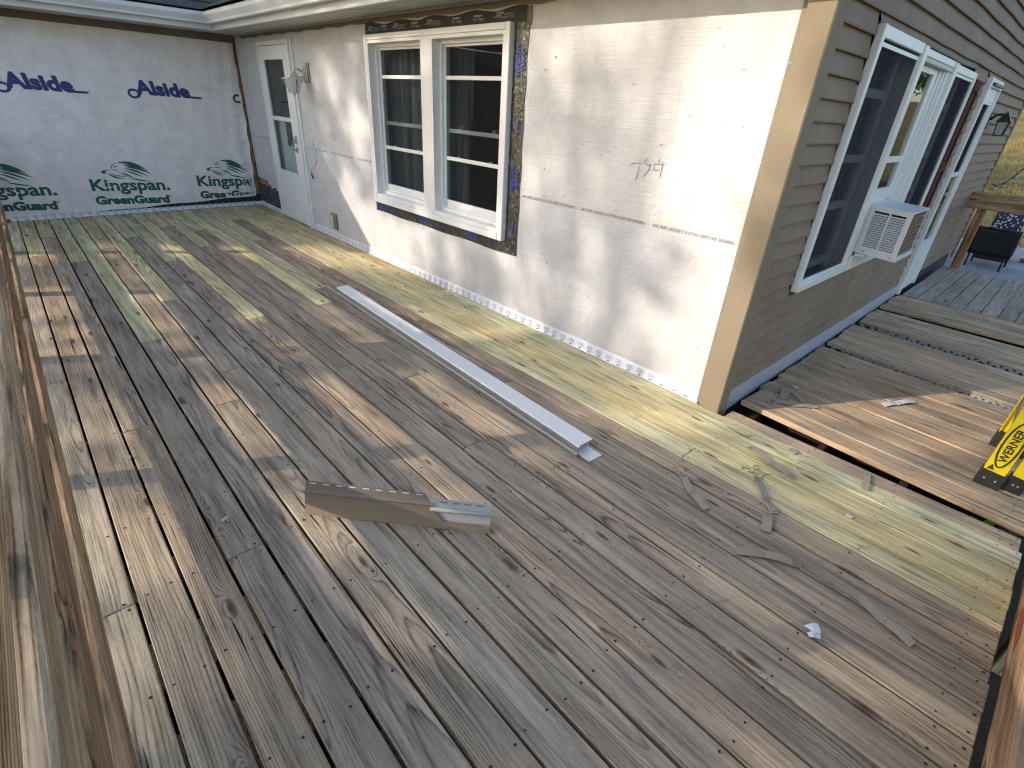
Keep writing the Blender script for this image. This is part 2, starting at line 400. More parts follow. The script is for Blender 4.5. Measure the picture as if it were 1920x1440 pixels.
class MB:
    def __init__(self): self.v = []; self.f = []; self.s = []
    def add(self, vs, fs, smooth=False):
        b = len(self.v)
        self.v += [tuple(p) for p in vs]
        self.f += [tuple(i + b for i in f) for f in fs]
        self.s += [smooth] * len(fs)
        return self
    def box(self, x0, x1, y0, y1, z0, z1, ch=0.0):
        if ch <= 0:
            vs = [(x0, y0, z0), (x1, y0, z0), (x1, y1, z0), (x0, y1, z0), (x0, y0, z1), (x1, y0, z1), (x1, y1, z1), (x0, y1, z1)]
            return self.add(vs, [(0, 3, 2, 1), (4, 5, 6, 7), (0, 1, 5, 4), (1, 2, 6, 5), (2, 3, 7, 6), (3, 0, 4, 7)])
        vs = []; idx = {}
        X = (x0, x1); Y = (y0, y1); Z = (z0, z1); sg = (1, -1)
        for i in (0, 1):
            for j in (0, 1):
                for l in (0, 1):
                    idx[i, j, l, 0] = len(vs); vs.append((X[i], Y[j] + sg[j] * ch, Z[l] + sg[l] * ch))
                    idx[i, j, l, 1] = len(vs); vs.append((X[i] + sg[i] * ch, Y[j], Z[l] + sg[l] * ch))
                    idx[i, j, l, 2] = len(vs); vs.append((X[i] + sg[i] * ch, Y[j] + sg[j] * ch, Z[l]))
        fs = []
        for i in (0, 1):
            q = [idx[i, 0, 0, 0], idx[i, 1, 0, 0], idx[i, 1, 1, 0], idx[i, 0, 1, 0]]
            fs.append(tuple(q if i else q[::-1]))
            q = [idx[0, i, 0, 1], idx[0, i, 1, 1], idx[1, i, 1, 1], idx[1, i, 0, 1]]
            fs.append(tuple(q if i else q[::-1]))
            q = [idx[0, 0, i, 2], idx[1, 0, i, 2], idx[1, 1, i, 2], idx[0, 1, i, 2]]
            fs.append(tuple(q if i else q[::-1]))
        def fl(f, flip): fs.append(tuple(f[::-1] if flip else f))
        for j in (0, 1):
            for l in (0, 1):
                fl([idx[0, j, l, 1], idx[1, j, l, 1], idx[1, j, l, 2], idx[0, j, l, 2]], (j + l) % 2 == 0)
                fl([idx[j, 0, l, 0], idx[j, 1, l, 0], idx[j, 1, l, 2], idx[j, 0, l, 2]], (j + l) % 2 == 1)
                fl([idx[j, l, 0, 0], idx[j, l, 1, 0], idx[j, l, 1, 1], idx[j, l, 0, 1]], (j + l) % 2 == 0)
        for i in (0, 1):
            for j in (0, 1):
                for l in (0, 1):
                    fl([idx[i, j, l, 0], idx[i, j, l, 1], idx[i, j, l, 2]], (i + j + l) % 2 == 1)
        return self.add(vs, fs)
    def obox(self, c, ax, ay, az, lx, ly, lz):
        c = Vector(c); ax = Vector(ax) * lx / 2; ay = Vector(ay) * ly / 2; az = Vector(az) * lz / 2
        vs = [c + sx * ax + sy * ay + sz * az for sz in (-1, 1) for sx, sy in ((-1, -1), (1, -1), (1, 1), (-1, 1))]
        return self.add(vs, [(0, 3, 2, 1), (4, 5, 6, 7), (0, 1, 5, 4), (1, 2, 6, 5), (2, 3, 7, 6), (3, 0, 4, 7)])
    def tube(self, pts, rad, n=8, caps=True):
        pts = [Vector(p) for p in pts]
        vs = []; fs = []
        up = Vector((0.13, 0.21, 0.97))
        for i, p in enumerate(pts):
            d = (pts[min(i + 1, len(pts) - 1)] - pts[max(i - 1, 0)]).normalized()
            a = d.cross(up)
            if a.length < 1e-3: a = d.cross(Vector((1, 0, 0)))
            a.normalize(); b = d.cross(a)
            r = rad(i / max(1, len(pts) - 1)) if callable(rad) else rad
            for j in range(n):
                t = 2 * math.pi * j / n
                vs.append(p + a * (r * math.cos(t)) + b * (r * math.sin(t)))
        for i in range(len(pts) - 1):
            for j in range(n):
                q = i * n + j; q2 = i * n + (j + 1) % n
                fs.append((q, q2, q2 + n, q + n))
        self.add(vs, fs, True)
        if caps:
            b = len(self.v) - len(vs)
            self.f += [tuple(b + j for j in range(n))[::-1], tuple(b + (len(pts) - 1) * n + j for j in range(n))]
            self.s += [False, False]
        return self
    def lathe(self, c, prof, n=16, axis='z'):
        vs = []; fs = []
        for r, h in prof:
            for j in range(n):
                t = 2 * math.pi * j / n
                if axis == 'z': vs.append((c[0] + r * math.cos(t), c[1] + r * math.sin(t), c[2] + h))
                else: vs.append((c[0] + r * math.cos(t), c[1] - h, c[2] + r * math.sin(t)))
        for i in range(len(prof) - 1):
            for j in range(n):
                q = i * n + j; q2 = i * n + (j + 1) % n
                fs.append((q, q2, q2 + n, q + n))
        return self.add(vs, fs, True)
    def prism(self, prof, fa, fb):
        """closed profile; fa, fb map a profile point to the two ends"""
        n = len(prof)
        vs = [fa(p) for p in prof] + [fb(p) for p in prof]
        fs = [(i, (i + 1) % n, (i + 1) % n + n, i + n) for i in range(n)]
        fs += [tuple(range(n))[::-1], tuple(range(n, 2 * n))]
        return self.add(vs, fs)
    def grid(self, fn, nu, nv, smooth=True, skip=None):
        vs = [fn(i, j) for j in range(nv + 1) for i in range(nu + 1)]
        fs = []
        for j in range(nv):
            for i in range(nu):
                if skip and skip(i, j): continue
                q = j * (nu + 1) + i
                fs.append((q, q + 1, q + nu + 2, q + nu + 1))
        return self.add(vs, fs, smooth)
    def build(self, name, mat, parent=None, origin=None, fix=True, kind=None):
        if origin is None:
            origin = WLOC[parent.name] if parent is not None else (0, 0, 0)
        origin = Vector(origin)
        me = bpy.data.meshes.new(name)
        me.from_pydata([Vector(p) - origin for p in self.v], [], self.f)
        me.polygons.foreach_set('use_smooth', self.s)
        if fix:
            import bmesh
            bm = bmesh.new(); bm.from_mesh(me)
            bmesh.ops.recalc_face_normals(bm, faces=bm.faces)
            bm.to_mesh(me); bm.free()
        me.materials.append(M[mat] if isinstance(mat, str) else mat)
        o = bpy.data.objects.new(name, me)
        if kind: o['kind'] = kind
        return reg(o, parent, origin)

def part(name, mat, parent, *boxes, ch=0.0):
    m = MB()
    for b in boxes: m.box(*b, ch=ch)
    return m.build(name, mat, parent)

rng = random.Random(4)
BEAMS = {}
def beam(name, L, W, H, loc, mat, parent, rot=(0, 0, 0), ch=0.003, tint=None, jitter=True):
    """a stick of timber: local X runs along the grain; alike sticks share their mesh"""
    key = (round(L, 3), round(W, 4), round(H, 4), mat)
    if key not in BEAMS:
        m = MB(); m.box(-L / 2, L / 2, -W / 2, W / 2, -H / 2, H / 2, ch=ch)
        me = bpy.data.meshes.new(name)
        me.from_pydata(m.v, [], m.f)
        me.materials.append(M[mat]); BEAMS[key] = me
    o = bpy.data.objects.new(name, BEAMS[key])
    reg(o, parent, loc)
    o.rotation_euler = rot
    if tint is None:
        g = rng.uniform(0.80, 1.16); t = rng.uniform(-0.05, 0.05)
        tint = (g * (1 + t), g, g * (1 - t))
    o.color = (*tint, 1)
    return o

def textmesh(body, shear=0.0, bold=0.0):
    cu = bpy.data.curves.new('t', 'FONT'); cu.body = body; cu.size = 1.0
    cu.shear = shear; cu.offset = bold; cu.resolution_u = 3; cu.fill_mode = 'FRONT' if hasattr(cu, 'fill_mode') else cu.fill_mode
    o = bpy.data.objects.new('t', cu); COL.objects.link(o)
    dg = bpy.context.evaluated_depsgraph_get()
    me = bpy.data.meshes.new_from_object(o.evaluated_get(dg))
    vs = [(v.co.x, v.co.y) for v in me.vertices]; fs = [tuple(p.vertices) for p in me.polygons]
    bpy.data.objects.remove(o); bpy.data.curves.remove(cu); bpy.data.meshes.remove(me)
    return vs, fs
TXT = {}
def text(mb, body, fit, fmap, shear=0.0, bold=0.0, rot=0, xh=None):
    """lay lettering in the box fit=(u0,u1,v0,v1) where v0..v1 is base line to cap height"""
    kk = (body, shear, bold)
    if kk not in TXT: TXT[kk] = textmesh(*kk)
    vs, fs = TXT[kk]
    if not vs: return
    x0 = min(p[0] for p in vs); x1 = max(p[0] for p in vs)
    u0, u1, v0, v1 = fit
    out = []
    for x, y in vs:
        a = (x - x0) / (x1 - x0); b = y / 0.70
        if rot == 180: a, b = 1 - a, 1 - b
        out.append(fmap(u0 + a * (u1 - u0), v0 + b * (v1 - v0)))
    mb.add(out, fs)
def stroke(mb, pts, wid, fmap, closed=False):
    """flat ribbon along 2D points"""
    n = len(pts); vs = []; fs = []
    for i, (u, v) in enumerate(pts):
        a = pts[i - 1] if (i > 0 or closed) else pts[i]
        b = pts[(i + 1) % n] if (i < n - 1 or closed) else pts[i]
        dx, dy = b[0] - a[0], b[1] - a[1]; l = math.hypot(dx, dy) or 1
        ww = wid(i / max(1, n - 1)) if callable(wid) else wid
        nx, ny = -dy / l * ww / 2, dx / l * ww / 2
        vs += [fmap(u + nx, v + ny), fmap(u - nx, v - ny)]
    for i in range(n if closed else n - 1):
        q = 2 * i; r = 2 * ((i + 1) % n)
        fs.append((q, q + 1, r + 1, r))
    mb.add(vs, fs)

# ---------------------------------------------------------------- terrain
def terrain_z(x, y):
    z = -0.78
    if y > 9: z += min(0.085 * (y - 9), 5.2)
    if y > 70: z += 0.01 * (y - 70)
    z += 0.12 * mnoise.noise(Vector((x * 0.08, y * 0.08, 3))) * min(1, max(0, abs(y) - 9) / 10)
    return z
def tgrid():
    xs = [-220, -140, -90, -60, -40, -28, -20, -14, -9, -5, -1, 3, 6, 8, 10, 12, 15, 19, 25, 34, 48, 70, 110, 160, 240]
    ys = [-240, -150, -90, -60, -40, -26, -16, -9, -5, 0, 4, 7, 8.5, 10, 12, 15, 19, 24, 30, 37, 45, 55, 66, 80, 110, 160, 260]
    m = MB()
    m.grid(lambda i, j: (xs[i], ys[j], terrain_z(xs[i], ys[j])), len(xs) - 1, len(ys) - 1)
    o = m.build('ground', 'lawn')
    tag(o, 'dry yellow lawn and bare soil around the house', None, None, 'structure')
tgrid()

# ---------------------------------------------------------------- main deck
deck = empty('deck', (4.5, -1.45, 0), 'weathered wooden deck with pale new boards along the house', None, None, 'structure')
PITCH = 0.1404; ROW0 = -2.844; DX1 = 9.02; TH = 0.032
def rowy(r):
    if r <= 16: return ROW0 + PITCH * r
    return -0.597 + 0.1425 * (r - 16)
N, G = 'new', 'old'
rows = {
    -1: [(0.02, 1.62, N, (0.90, 1.03, 1.05)), (1.62, 5.0, G, (0.95, 0.93, 0.92)), (5.0, 6.97, G, (1.12, 1.12, 1.05)), (6.97, DX1, G, (1.32, 1.28, 1.15))],
    0: [(0.02, 1.87, N, (1.0, 1.0, 0.95)), (1.87, 4.67, G, (0.95, 0.85, 0.76)), (4.67, DX1, G, (1.06, 1.03, 0.98))],
    1: [(0.02, 1.03, N, (0.86, 0.9, 0.9)), (1.03, 5.80, G, (1.02, 0.98, 0.94)), (5.80, DX1, G, (0.98, 0.92, 0.86))],
    2: [(0.02, 2.27, N, (0.92, 0.95, 0.92)), (2.27, 6.97, G, (0.78, 0.78, 0.82)), (6.97, DX1, G, (0.82, 0.82, 0.86))],
    3: [(0.02, 4.65, N, (0.94, 1.02, 0.95)), (4.65, DX1, G, (0.82, 0.82, 0.85))],
    4: [(0.02, 1.85, N, (0.80, 0.70, 0.72)), (1.85, 5.80, G, (0.98, 0.86, 0.78)), (5.80, DX1, G, (1.02, 0.97, 0.90))],
    5: [(0.02, 3.86, N, (1.05, 1.02, 0.88)), (3.86, 5.40, G, (0.85, 0.82, 0.82)), (5.40, DX1, G, (0.98, 0.97, 0.96))],
    6: [(0.02, 1.46, N, (0.82, 0.82, 0.86)), (1.46, 6.14, G, (0.80, 0.79, 0.82)), (6.14, DX1, G, (1.0, 0.96, 0.90))],
    7: [(0.02, 2.67, N, (0.72, 0.75, 0.82)), (2.67, 7.36, G, (0.72, 0.70, 0.70)), (7.36, DX1, G, (0.94, 0.92, 0.90))],
    8: [(0.02, 4.62, N, (1.0, 0.98, 0.86)), (4.62, DX1, G, (1.06, 0.95, 0.84))],
    9: [(0.02, 1.04, N, (0.88, 0.86, 0.86)), (1.04, 5.77, G, (0.84, 0.82, 0.82)), (5.77, DX1, G, (0.86, 0.82, 0.80))],
    10: [(0.02, 2.24, N, (0.90, 0.86, 0.80)), (2.24, 6.96, G, (0.78, 0.74, 0.72)), (6.96, DX1, G, (0.92, 0.88, 0.84))],
    11: [(0.02, 1.41, N, (0.84, 0.82, 0.82)), (1.41, 6.14, G, (0.76, 0.74, 0.74)), (6.14, DX1, G, (0.98, 0.90, 0.82))],
    12: [(0.02, 2.52, N, (1.08, 1.02, 0.84)), (2.52, 4.61, N, (1.08, 1.04, 0.86)), (4.61, DX1, G, (0.92, 0.90, 0.90))],
    13: [(0.02, 4.21, N, (0.70, 0.72, 0.82)), (4.21, DX1, G, (0.88, 0.84, 0.80))],
    14: [(0.02, 2.22, N, (0.86, 0.83, 0.80)), (2.22, 6.56, G, (0.82, 0.78, 0.76)), (6.56, DX1, G, (0.86, 0.82, 0.80))],
    15: [(0.02, 0.99, N, (0.9, 0.85, 0.8)), (0.99, 5.37, G, (0.74, 0.66, 0.62)), (5.37, DX1, G, (0.80, 0.74, 0.72))],
    16: [(0.02, 3.05, N, (0.98, 0.9, 0.78)), (3.05, 7.72, N, (0.88, 0.96, 0.95)), (7.72, DX1, N, (1.06, 1.02, 0.92))],
    17: [(0.02, 3.44, N, (0.95, 0.84, 0.70)), (3.44, DX1, N, (1.02, 0.93, 0.72))],
    18: [(0.02, 2.58, N, (0.96, 0.85, 0.70)), (2.58, 6.15, N, (0.90, 0.93, 0.85)), (6.15, DX1, N, (0.98, 0.93, 0.80))],
    19: [(0.02, 4.87, N, (0.80, 0.66, 0.56)), (4.87, DX1, N, (0.86, 0.93, 0.95))],
}
JOISTS = [0.25 + 0.3945 * i for i in range(0, 23)]
screws = MB()
def screw_at(x, y, z, r=0.0052):
    n = 7
    screws.add([(x + r * math.cos(2 * math.pi * i / n), y + r * math.sin(2 * math.pi * i / n), z) for i in range(n)], [tuple(range(n))])
def lay_row(r, y0, y1, segs):
    for a, b, mat, tint in segs:
        q_ = sum(tint) / 3; q_ = 0.97 + 0.75 * (q_ - 0.9)
        tint = tuple(q_ * (0.45 + 0.55 * c_ / (sum(tint) / 3)) for c_ in tint)
        gy = (0.0100 if r < 4 else 0.0092 if r < 9 else 0.0085) + rng.uniform(-0.0015, 0.002)
        if mat == N: gy = 0.0058 + rng.uniform(0, 0.002)
        if r < 16 and mat == N: gy = 0.0095
        zz = rng.uniform(-0.0022, 0.001)
        ya, yb = y0 + gy / 2, y1 - gy / 2
        if r <= 15: yb -= rng.uniform(0, 0.0015)
        xa = a + (0.0018 if a > 0.1 else 0); xb = b - (0.0018 if b < 9 else rng.uniform(0, 0.006))
        o = beam('deck_board', xb - xa, yb - ya, TH, ((xa + xb) / 2, (ya + yb) / 2, zz - TH / 2), mat, deck, ch=0.003, tint=tint)
        if mat == G: o.rotation_euler = (rng.uniform(-0.006, 0.006), 0, rng.uniform(-0.0003, 0.0003))
        js = [j for j in JOISTS if a + 0.05 < j < b - 0.05] + [a + 0.022, b - 0.022]
        for j in js:
            for yy in (0.024, (yb - ya) - 0.024):
                if rng.random() < 0.93:
                    screw_at(j + rng.uniform(-0.012, 0.012), ya + yy + rng.uniform(-0.006, 0.006), zz + 0.0016, rng.uniform(0.0038, 0.0056) if mat == G else 0.0038)
for r, segs in rows.items():
    lay_row(r, rowy(r), rowy(r + 1), segs)
# last strip scribed to the wall, and the old edge board past the corner post
lay_row(20, rowy(20), -0.004, [(0.02, 3.8, N, (0.78, 0.66, 0.58)), (3.8, 7.49, N, (0.86, 0.9, 0.9))])
lay_row(21, -0.027, 0.085, [(7.66, DX1 - 0.01, 'old', (1.02, 0.90, 0.80))])
so_ = screws.build('deck_screws', 'screw', deck, fix=False)
tag(so_, None, None, None, 'stuff')
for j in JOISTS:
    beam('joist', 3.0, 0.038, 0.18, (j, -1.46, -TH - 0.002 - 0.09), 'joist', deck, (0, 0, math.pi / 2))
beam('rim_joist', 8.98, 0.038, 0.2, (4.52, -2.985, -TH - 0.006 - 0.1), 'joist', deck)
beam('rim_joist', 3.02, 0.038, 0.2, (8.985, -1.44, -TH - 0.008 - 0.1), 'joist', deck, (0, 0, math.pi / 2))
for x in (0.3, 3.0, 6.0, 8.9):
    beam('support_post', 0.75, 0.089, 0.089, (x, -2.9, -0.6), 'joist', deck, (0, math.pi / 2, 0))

# ---------------------------------------------------------------- railings
def railing(label, loc):
    return empty('deck_railing', loc, label, 'railing', 'railings round the decks')
YF = -2.92
rl = railing('brown horizontal rail fence along the left edge of the weathered deck', (4.5, YF, 0))
RZ = [(0.135, 0.275), (0.375, 0.515), (0.605, 0.745), (0.845, 0.985)]
for i, (z0, z1) in enumerate(RZ):
    for a, b, t in ((0.08, 4.60, 1.0), (4.605, 9.04, 1.06)):
        yy = YF - 0.019 - (0.004 if i % 2 else 0)
        beam('rail', b - a, z1 - z0, 0.038, ((a + b) / 2, yy, (z0 + z1) / 2), 'rail', rl, (math.pi / 2, 0, 0), ch=0.006,
             tint=((0.98, 0.86, 0.74), (0.80, 0.68, 0.58), (1.05, 1.02, 0.98), (1.22, 1.08, 0.90))[i])
for x in (0.12, 1.60, 3.09, 4.58, 6.06, 7.53, 8.99):
    beam('post', 1.25, 0.089, 0.089, (x, YF - 0.047 - 0.0445, 0.40), 'rail', rl, (0, math.pi / 2, 0), ch=0.005)
XF = 9.046
re_ = railing('brown rail fence closing the near end of the weathered deck', (XF, -1.5, 0))
for i, (z0, z1) in enumerate([(-0.03, 0.15), (0.24, 0.38), (0.49, 0.63), (0.76, 0.90)]):
    beam('rail', 2.84 - 0.13 * i, z1 - z0, 0.038, (XF + 0.019 + (0.004 if i % 2 else 0), -1.535 - 0.065 * i, (z0 + z1) / 2), 'rail', re_, (math.pi / 2, 0, math.pi / 2), ch=0.006, tint=(1.15, 1.02, 0.9))
for y in (-0.35, -1.6):
    beam('post', 1.3, 0.089, 0.089, (XF + 0.048 + 0.0445, y, 0.30), 'rail', re_, (0, math.pi / 2, 0), ch=0.005)
m = MB(); m.add([(XF - 0.0015, y, z) for y, z in ((-0.44, 0.05), (-0.50, 0.075), (-0.66, 0.06), (-0.72, 0.03), (-0.58, 0.012), (-0.46, 0.02))], [tuple(range(6))])
M['redpaint'] = plain('faded_red_paint', (0.28, 0.065, 0.035), 0.7)
m.build('red_paint_mark', 'redpaint', re_)
rf = railing('low brown railing on a single post beside the dark wicker chair', (8.6, 6.05, 0))
beam('rail', 2.6, 0.15, 0.038, (8.88, 6.02, 0.815), 'rail', rf, (math.pi / 2, 0, 0), ch=0.004, tint=(0.8, 0.72, 0.66))
beam('cap_rail', 2.62, 0.14, 0.034, (8.88, 6.08, 0.91), 'rail', rf, ch=0.004, tint=(0.9, 0.85, 0.8))
beam('post', 0.93, 0.089, 0.089, (7.77, 6.09, 0.425), 'rail', rf, (0, math.pi / 2, 0), ch=0.004, tint=(0.85, 0.62, 0.5))
beam('post', 0.93, 0.089, 0.089, (9.6, 6.09, 0.425), 'rail', rf, (0, math.pi / 2, 0), ch=0.004, tint=(0.85, 0.62, 0.5))

# ---------------------------------------------------------------- side deck past the corner
sd = empty('side_deck', (8.3, 2.0, 0), 'worn orange side deck with missing boards beside the tan siding', None, None, 'structure')
def sloped_group(y0, y1, n, slope=-0.06, mat='lower', gap=0.0065, x0=7.637, x1=9.03):
    p = (y1 - y0) / n
    for i in range(n):
        yc = y0 + p * (i + 0.5)
        xm = (x0 + x1) / 2
        ang = math.atan(slope + rng.uniform(-0.004, 0.004))
        g = rng.uniform(0.82, 1.12); t = rng.uniform(-0.07, 0.05)
        xa = x0 + rng.uniform(-0.012, 0.012); xb = x1 + rng.uniform(-0.015, 0.03)
        o = beam('deck_board', round(xb - xa, 3), p - gap, TH, ((xa + xb) / 2, yc + slope * (xm - x0), -TH / 2 + rng.uniform(-0.004, 0.002)), mat, sd,
                 (rng.uniform(-0.008, 0.008), 0, ang), ch=0.004, tint=(g * (1 + t), g, g * (1 - t)))
        for j in (7.75, 8.15, 8.55, 8.95):
            for s_ in (-1, 1):
                yy = yc + slope * (j - x0) + s_ * (p / 2 - 0.024)
                sscrew.append((j + rng.uniform(-.02, .02), yy, 0.0035))
sscrew = []
sloped_group(0.25, 1.665, 10, -0.06)
sloped_group(1.79, 2.45, 5, -0.07)
sloped_group(2.585, 3.14, 4, -0.03)
sloped_group(3.28, 3.93, 7, 0.005, gap=0.008)
screws = MB()
for q in sscrew: screw_at(*q, r=0.0045)
tag(screws.build('deck_screws', 'screw', sd, fix=False), None, None, None, 'stuff')
for i in range(11):
    x = 7.66 + 0.1345 * i + 0.067
    g = rng.uniform(0.9, 1.1)
    beam('deck_board', 2.07, 0.128, TH, (x, 5.0, -TH / 2 + rng.uniform(-0.002, 0.002)), 'grey', sd, (0, 0, math.pi / 2), ch=0.004, tint=(g, g, g))
for x in (7.75, 8.15, 8.55, 8.95):
    beam('joist', 4.0, 0.038, 0.14, (x, 2.05, -TH - 0.006 - 0.07), 'joist', sd, (0, 0, math.pi / 2), tint=(0.8, 0.6, 0.5))
beam('joist', 1.35, 0.038, 0.16, (8.34, 0.42, -0.135), 'joist', sd, (0, 0, math.atan(-0.06)), tint=(0.7, 0.5, 0.45))
beam('rim_joist', 3.7, 0.038, 0.14, (9.02, 2.2, -0.115), 'joist', sd, (0, 0, math.pi / 2))
for x, y in ((7.85, 0.4), (9.0, 0.3), (9.0, 3.6), (7.75, 5.8), (9.0, 5.8)):
    beam('support_post', 0.7, 0.089, 0.089, (x, y, -0.53), 'joist', sd, (0, math.pi / 2, 0))
# diamond lattice standing under the missing boards
def lattice(y0, slope, x0, x1, label):
    r = empty('lattice_panel', ((x0 + x1) / 2, y0, -0.5), label, 'lattice', 'lattice panels under the side deck')
    m = MB()
    n = int((x1 - x0) / 0.08)
    for i in range(-4, n + 4):
        for s_ in (-1, 1):
            xc = x0 + 0.08 * (i + 0.5)
            d = Vector((1, slope, s_ * 1.25)).normalized()
            nn = Vector((slope, -1, 0)).normalized()
            c = Vector((xc, y0 + slope * (xc - x0) + 0.004 * s_, -0.21))
            m.obox(c, d, nn, d.cross(nn), 0.50, 0.005, 0.024)
    m.box(x0 - 0.1, x1 + 0.1, y0 - 0.06, y0 - 0.05, -0.44, -0.415)
    m.build('slats', 'lattice', r, kind='stuff')
lattice(1.765, -0.07, 7.95, 8.9, 'grey diamond lattice showing in the gap nearest the yellow ladder')
lattice(2.56, -0.03, 7.95, 8.9, 'grey diamond lattice showing in the second gap from the ladder')
o = part('patio_slab', 'concrete', None, (7.0, 11.0, 6.12, 11.5, -0.6, -0.35))
tag(o, 'grey concrete patio below the far end of the side deck', None, None, 'structure')

# ---------------------------------------------------------------- house
house = empty('house', (3.8, 0, -0.78), 'house with bare white wrapped walls and tan siding past the corner', 'house')
EZ = 2.165                                       # soffit level
XS = 7.62
RIDGE_Y = 3.4; PITCHR = 0.42; EZR = 2.345; EY = -0.50; EX = 0.63
def roofz(y): return EZR + PITCHR * (min(y, 2 * RIDGE_Y - y) - EY)

# long wall: sheathing with openings, wrap over it
WIN = (3.70, 5.60, 0.645, 2.0)
DOOR = (0.905, 1.945, -0.02, 2.04)
def holed(m, x0, x1, z0, z1, holes, y0, y1):
    xs = sorted({x0, x1, *[h[0] for h in holes], *[h[1] for h in holes]})
    for a, b in zip(xs, xs[1:]):
        zs = [z0]
        cut = [h for h in holes if h[0] <= a and h[1] >= b]
        cur = z0
        for h in sorted(cut, key=lambda q: q[2]):
            if h[2] > cur: m.box(a, b, y0, y1, cur, h[2])
            cur = h[3]
        if cur < z1: m.box(a, b, y0, y1, cur, z1)
m = MB(); holed(m, -0.02, 7.60, -0.5, 2.34, [WIN, DOOR], 0.012, 0.15)
m.build('sheathing', 'osb', house)
def wdisp(x, z):
    return 0.004 * mnoise.noise(Vector((x * 1.3, 0, z * 1.6))) + 0.0022 * mnoise.noise(Vector((x * 5, 3, z * 4)))
m = MB()
xs = [i * 0.05 for i in range(1, 151)]; zs = [0.0 + i * 0.05 for i in range(0, 44)]
xs = sorted(set([round(q, 3) for q in xs if not any(abs(q - e) < 0.03 for e in (0.905, 1.945, 3.70, 5.60))] + [0.905, 1.945, 3.70, 5.60]))
zs = sorted(set([round(q, 3) for q in zs if not any(abs(q - e) < 0.03 for e in (0.645, 2.0, 2.04))] + [0.645, 2.0, 2.04]))
def inhole(x, z):
    return any(h[0] < x < h[1] and h[2] < z < h[3] for h in (WIN, DOOR))
m.grid(lambda i, j: (xs[i], -0.002 + wdisp(xs[i], zs[j]), zs[j]), len(xs) - 1, len(zs) - 1,
       skip=lambda i, j: inhole((xs[i] + xs[i + 1]) / 2, (zs[j] + zs[j + 1]) / 2) or (xs[i] < 0.88 and zs[j] < 0.33 + 0.06 * math.sin(xs[i] * 7)))
wrap = m.build('house_wrap', 'wrap', house, fix=False)
WF = lambda u, v: (u, -0.0045 + min(0.0, wdisp(u, v)), v)
# printed line, upside down as the sheet is hung
m = MB()
x = 0.10
for x in [0.12 + 0.0, 1.98, 2.62, 3.26] + [5.80 + 0.565 * i for i in range(3)]:
    if x < 0.9: text(m, 'FABRENE AIR-GARD VALUE ICC REPORT #ESR 2443', (x, x + 0.7, 0.957, 0.974), WF, rot=180)
    elif x < 3.5: text(m, 'FABRENE AIR-GARD VALUE ICC REPORT #ESR 2443', (x, min(x + 0.57, 3.60), 0.960, 0.977), WF, rot=180)
    else: text(m, 'FABRENE AIR-GARD VALUE ICC REPORT #ESR 2443', (x, x + 0.51, 0.962, 0.981), WF, rot=180, bold=0.004)
m.build('printed_lettering', 'darkink', wrap, fix=False, kind='stuff')
m = MB()
for pts in ([(6.709, 1.272), (6.716, 1.288), (6.775, 1.297), (6.768, 1.26), (6.757, 1.20)],
            [(6.818, 1.325), (6.795, 1.301), (6.830, 1.288), (6.846, 1.298), (6.835, 1.262), (6.805, 1.225)],
            [(6.893, 1.330), (6.894, 1.312)], [(6.868, 1.300), (6.868, 1.272), (6.905, 1.272)], [(6.868, 1.300), (6.918, 1.305)], [(6.922, 1.315), (6.919, 1.235)],
            [(2.66, 1.19), (2.63, 1.15), (2.65, 1.115), (2.69, 1.135), (2.65, 1.15)], [(2.73, 1.18), (2.74, 1.12), (2.79, 1.105)], [(2.78, 1.16), (2.77, 1.11)]):
    stroke(m, pts, 0.0045, WF)
m.build('pencil_marks', 'darkink', wrap, fix=False, kind='stuff')
# staples and torn spots
m = MB()
for i in range(38):
    x, z = rng.uniform(5.85, 7.42), rng.uniform(0.25, 2.0)
    if i > 26: x = rng.uniform(2.1, 3.55)
    u, v, y = *(x, z), 0
    a = rng.uniform(-0.5, 0.5); L = rng.uniform(0.004, 0.012)
    stroke(m, [(x - L * math.cos(a), z - L * math.sin(a)), (x, z + rng.uniform(-0.002, 0.002)), (x + L * math.cos(a), z + L * math.sin(a))], rng.uniform(0.002, 0.004), WF)
for x, z in ((6.02, 1.83), (6.0, 1.18), (5.94, 1.76), (3.2, 1.75), (6.1, 0.55)):
    n = 8; m.add([WF(x + 0.006 * math.cos(t * .785), z + 0.008 * math.sin(t * .785)) for t in range(n)], [tuple(range(n))])
m.build('staples', 'darkink', wrap, fix=False, kind='stuff')

# wing wall on the left, with the printed grey sheet
part('wing_wall', 'osb', house, (-0.16, -0.012, -5.0, 0.0, -0.6, 2.34))
def ldisp(y, z):
    d = 0.009 * (1 + mnoise.noise(Vector((y * 1.1, 7, z * 0.9)))) + 0.004 * mnoise.noise(Vector((y * 3.5 + z * 1.5, 2, z * 2.2 - y)))
    d += 0.0035 * max(0, 1 - abs(z - 0.30 - 0.05 * math.sin(y * 2.2)) / 0.05) + 0.003 * max(0, 1 - abs(z - 1.18 - 0.03 * math.sin(y * 3)) / 0.035)
    e = max(0, 1 - abs(y) / 0.45)
    d += e * 0.010 * math.sin(y * 34 + 2.2 * math.sin(z * 2.1))
    return max(0.0, d)
m = MB()
ny, nz = 120, 44
def sheet(i, j):
    y = -3.0 + (2.972 + 0.0) * i / ny
    edge = -0.028 - 0.03 * max(0, (1.2 - (0.05 + 2.03 * j / nz))) + 0.006 * math.sin(j * 0.9)
    y = -3.0 + (edge + 3.0) * i / ny
    zb = 0.035 + 0.095 * max(0, min(1, (y + 2.3) / 2.2)) + 0.006 * math.sin(y * 9)
    z = zb + (2.095 - 0.02 * (i / ny) - zb) * j / nz
    return (0.003 + ldisp(y, z), y, z)
m.grid(sheet, ny, nz)
lw = m.build('house_wrap', 'wrap2', house, fix=False)
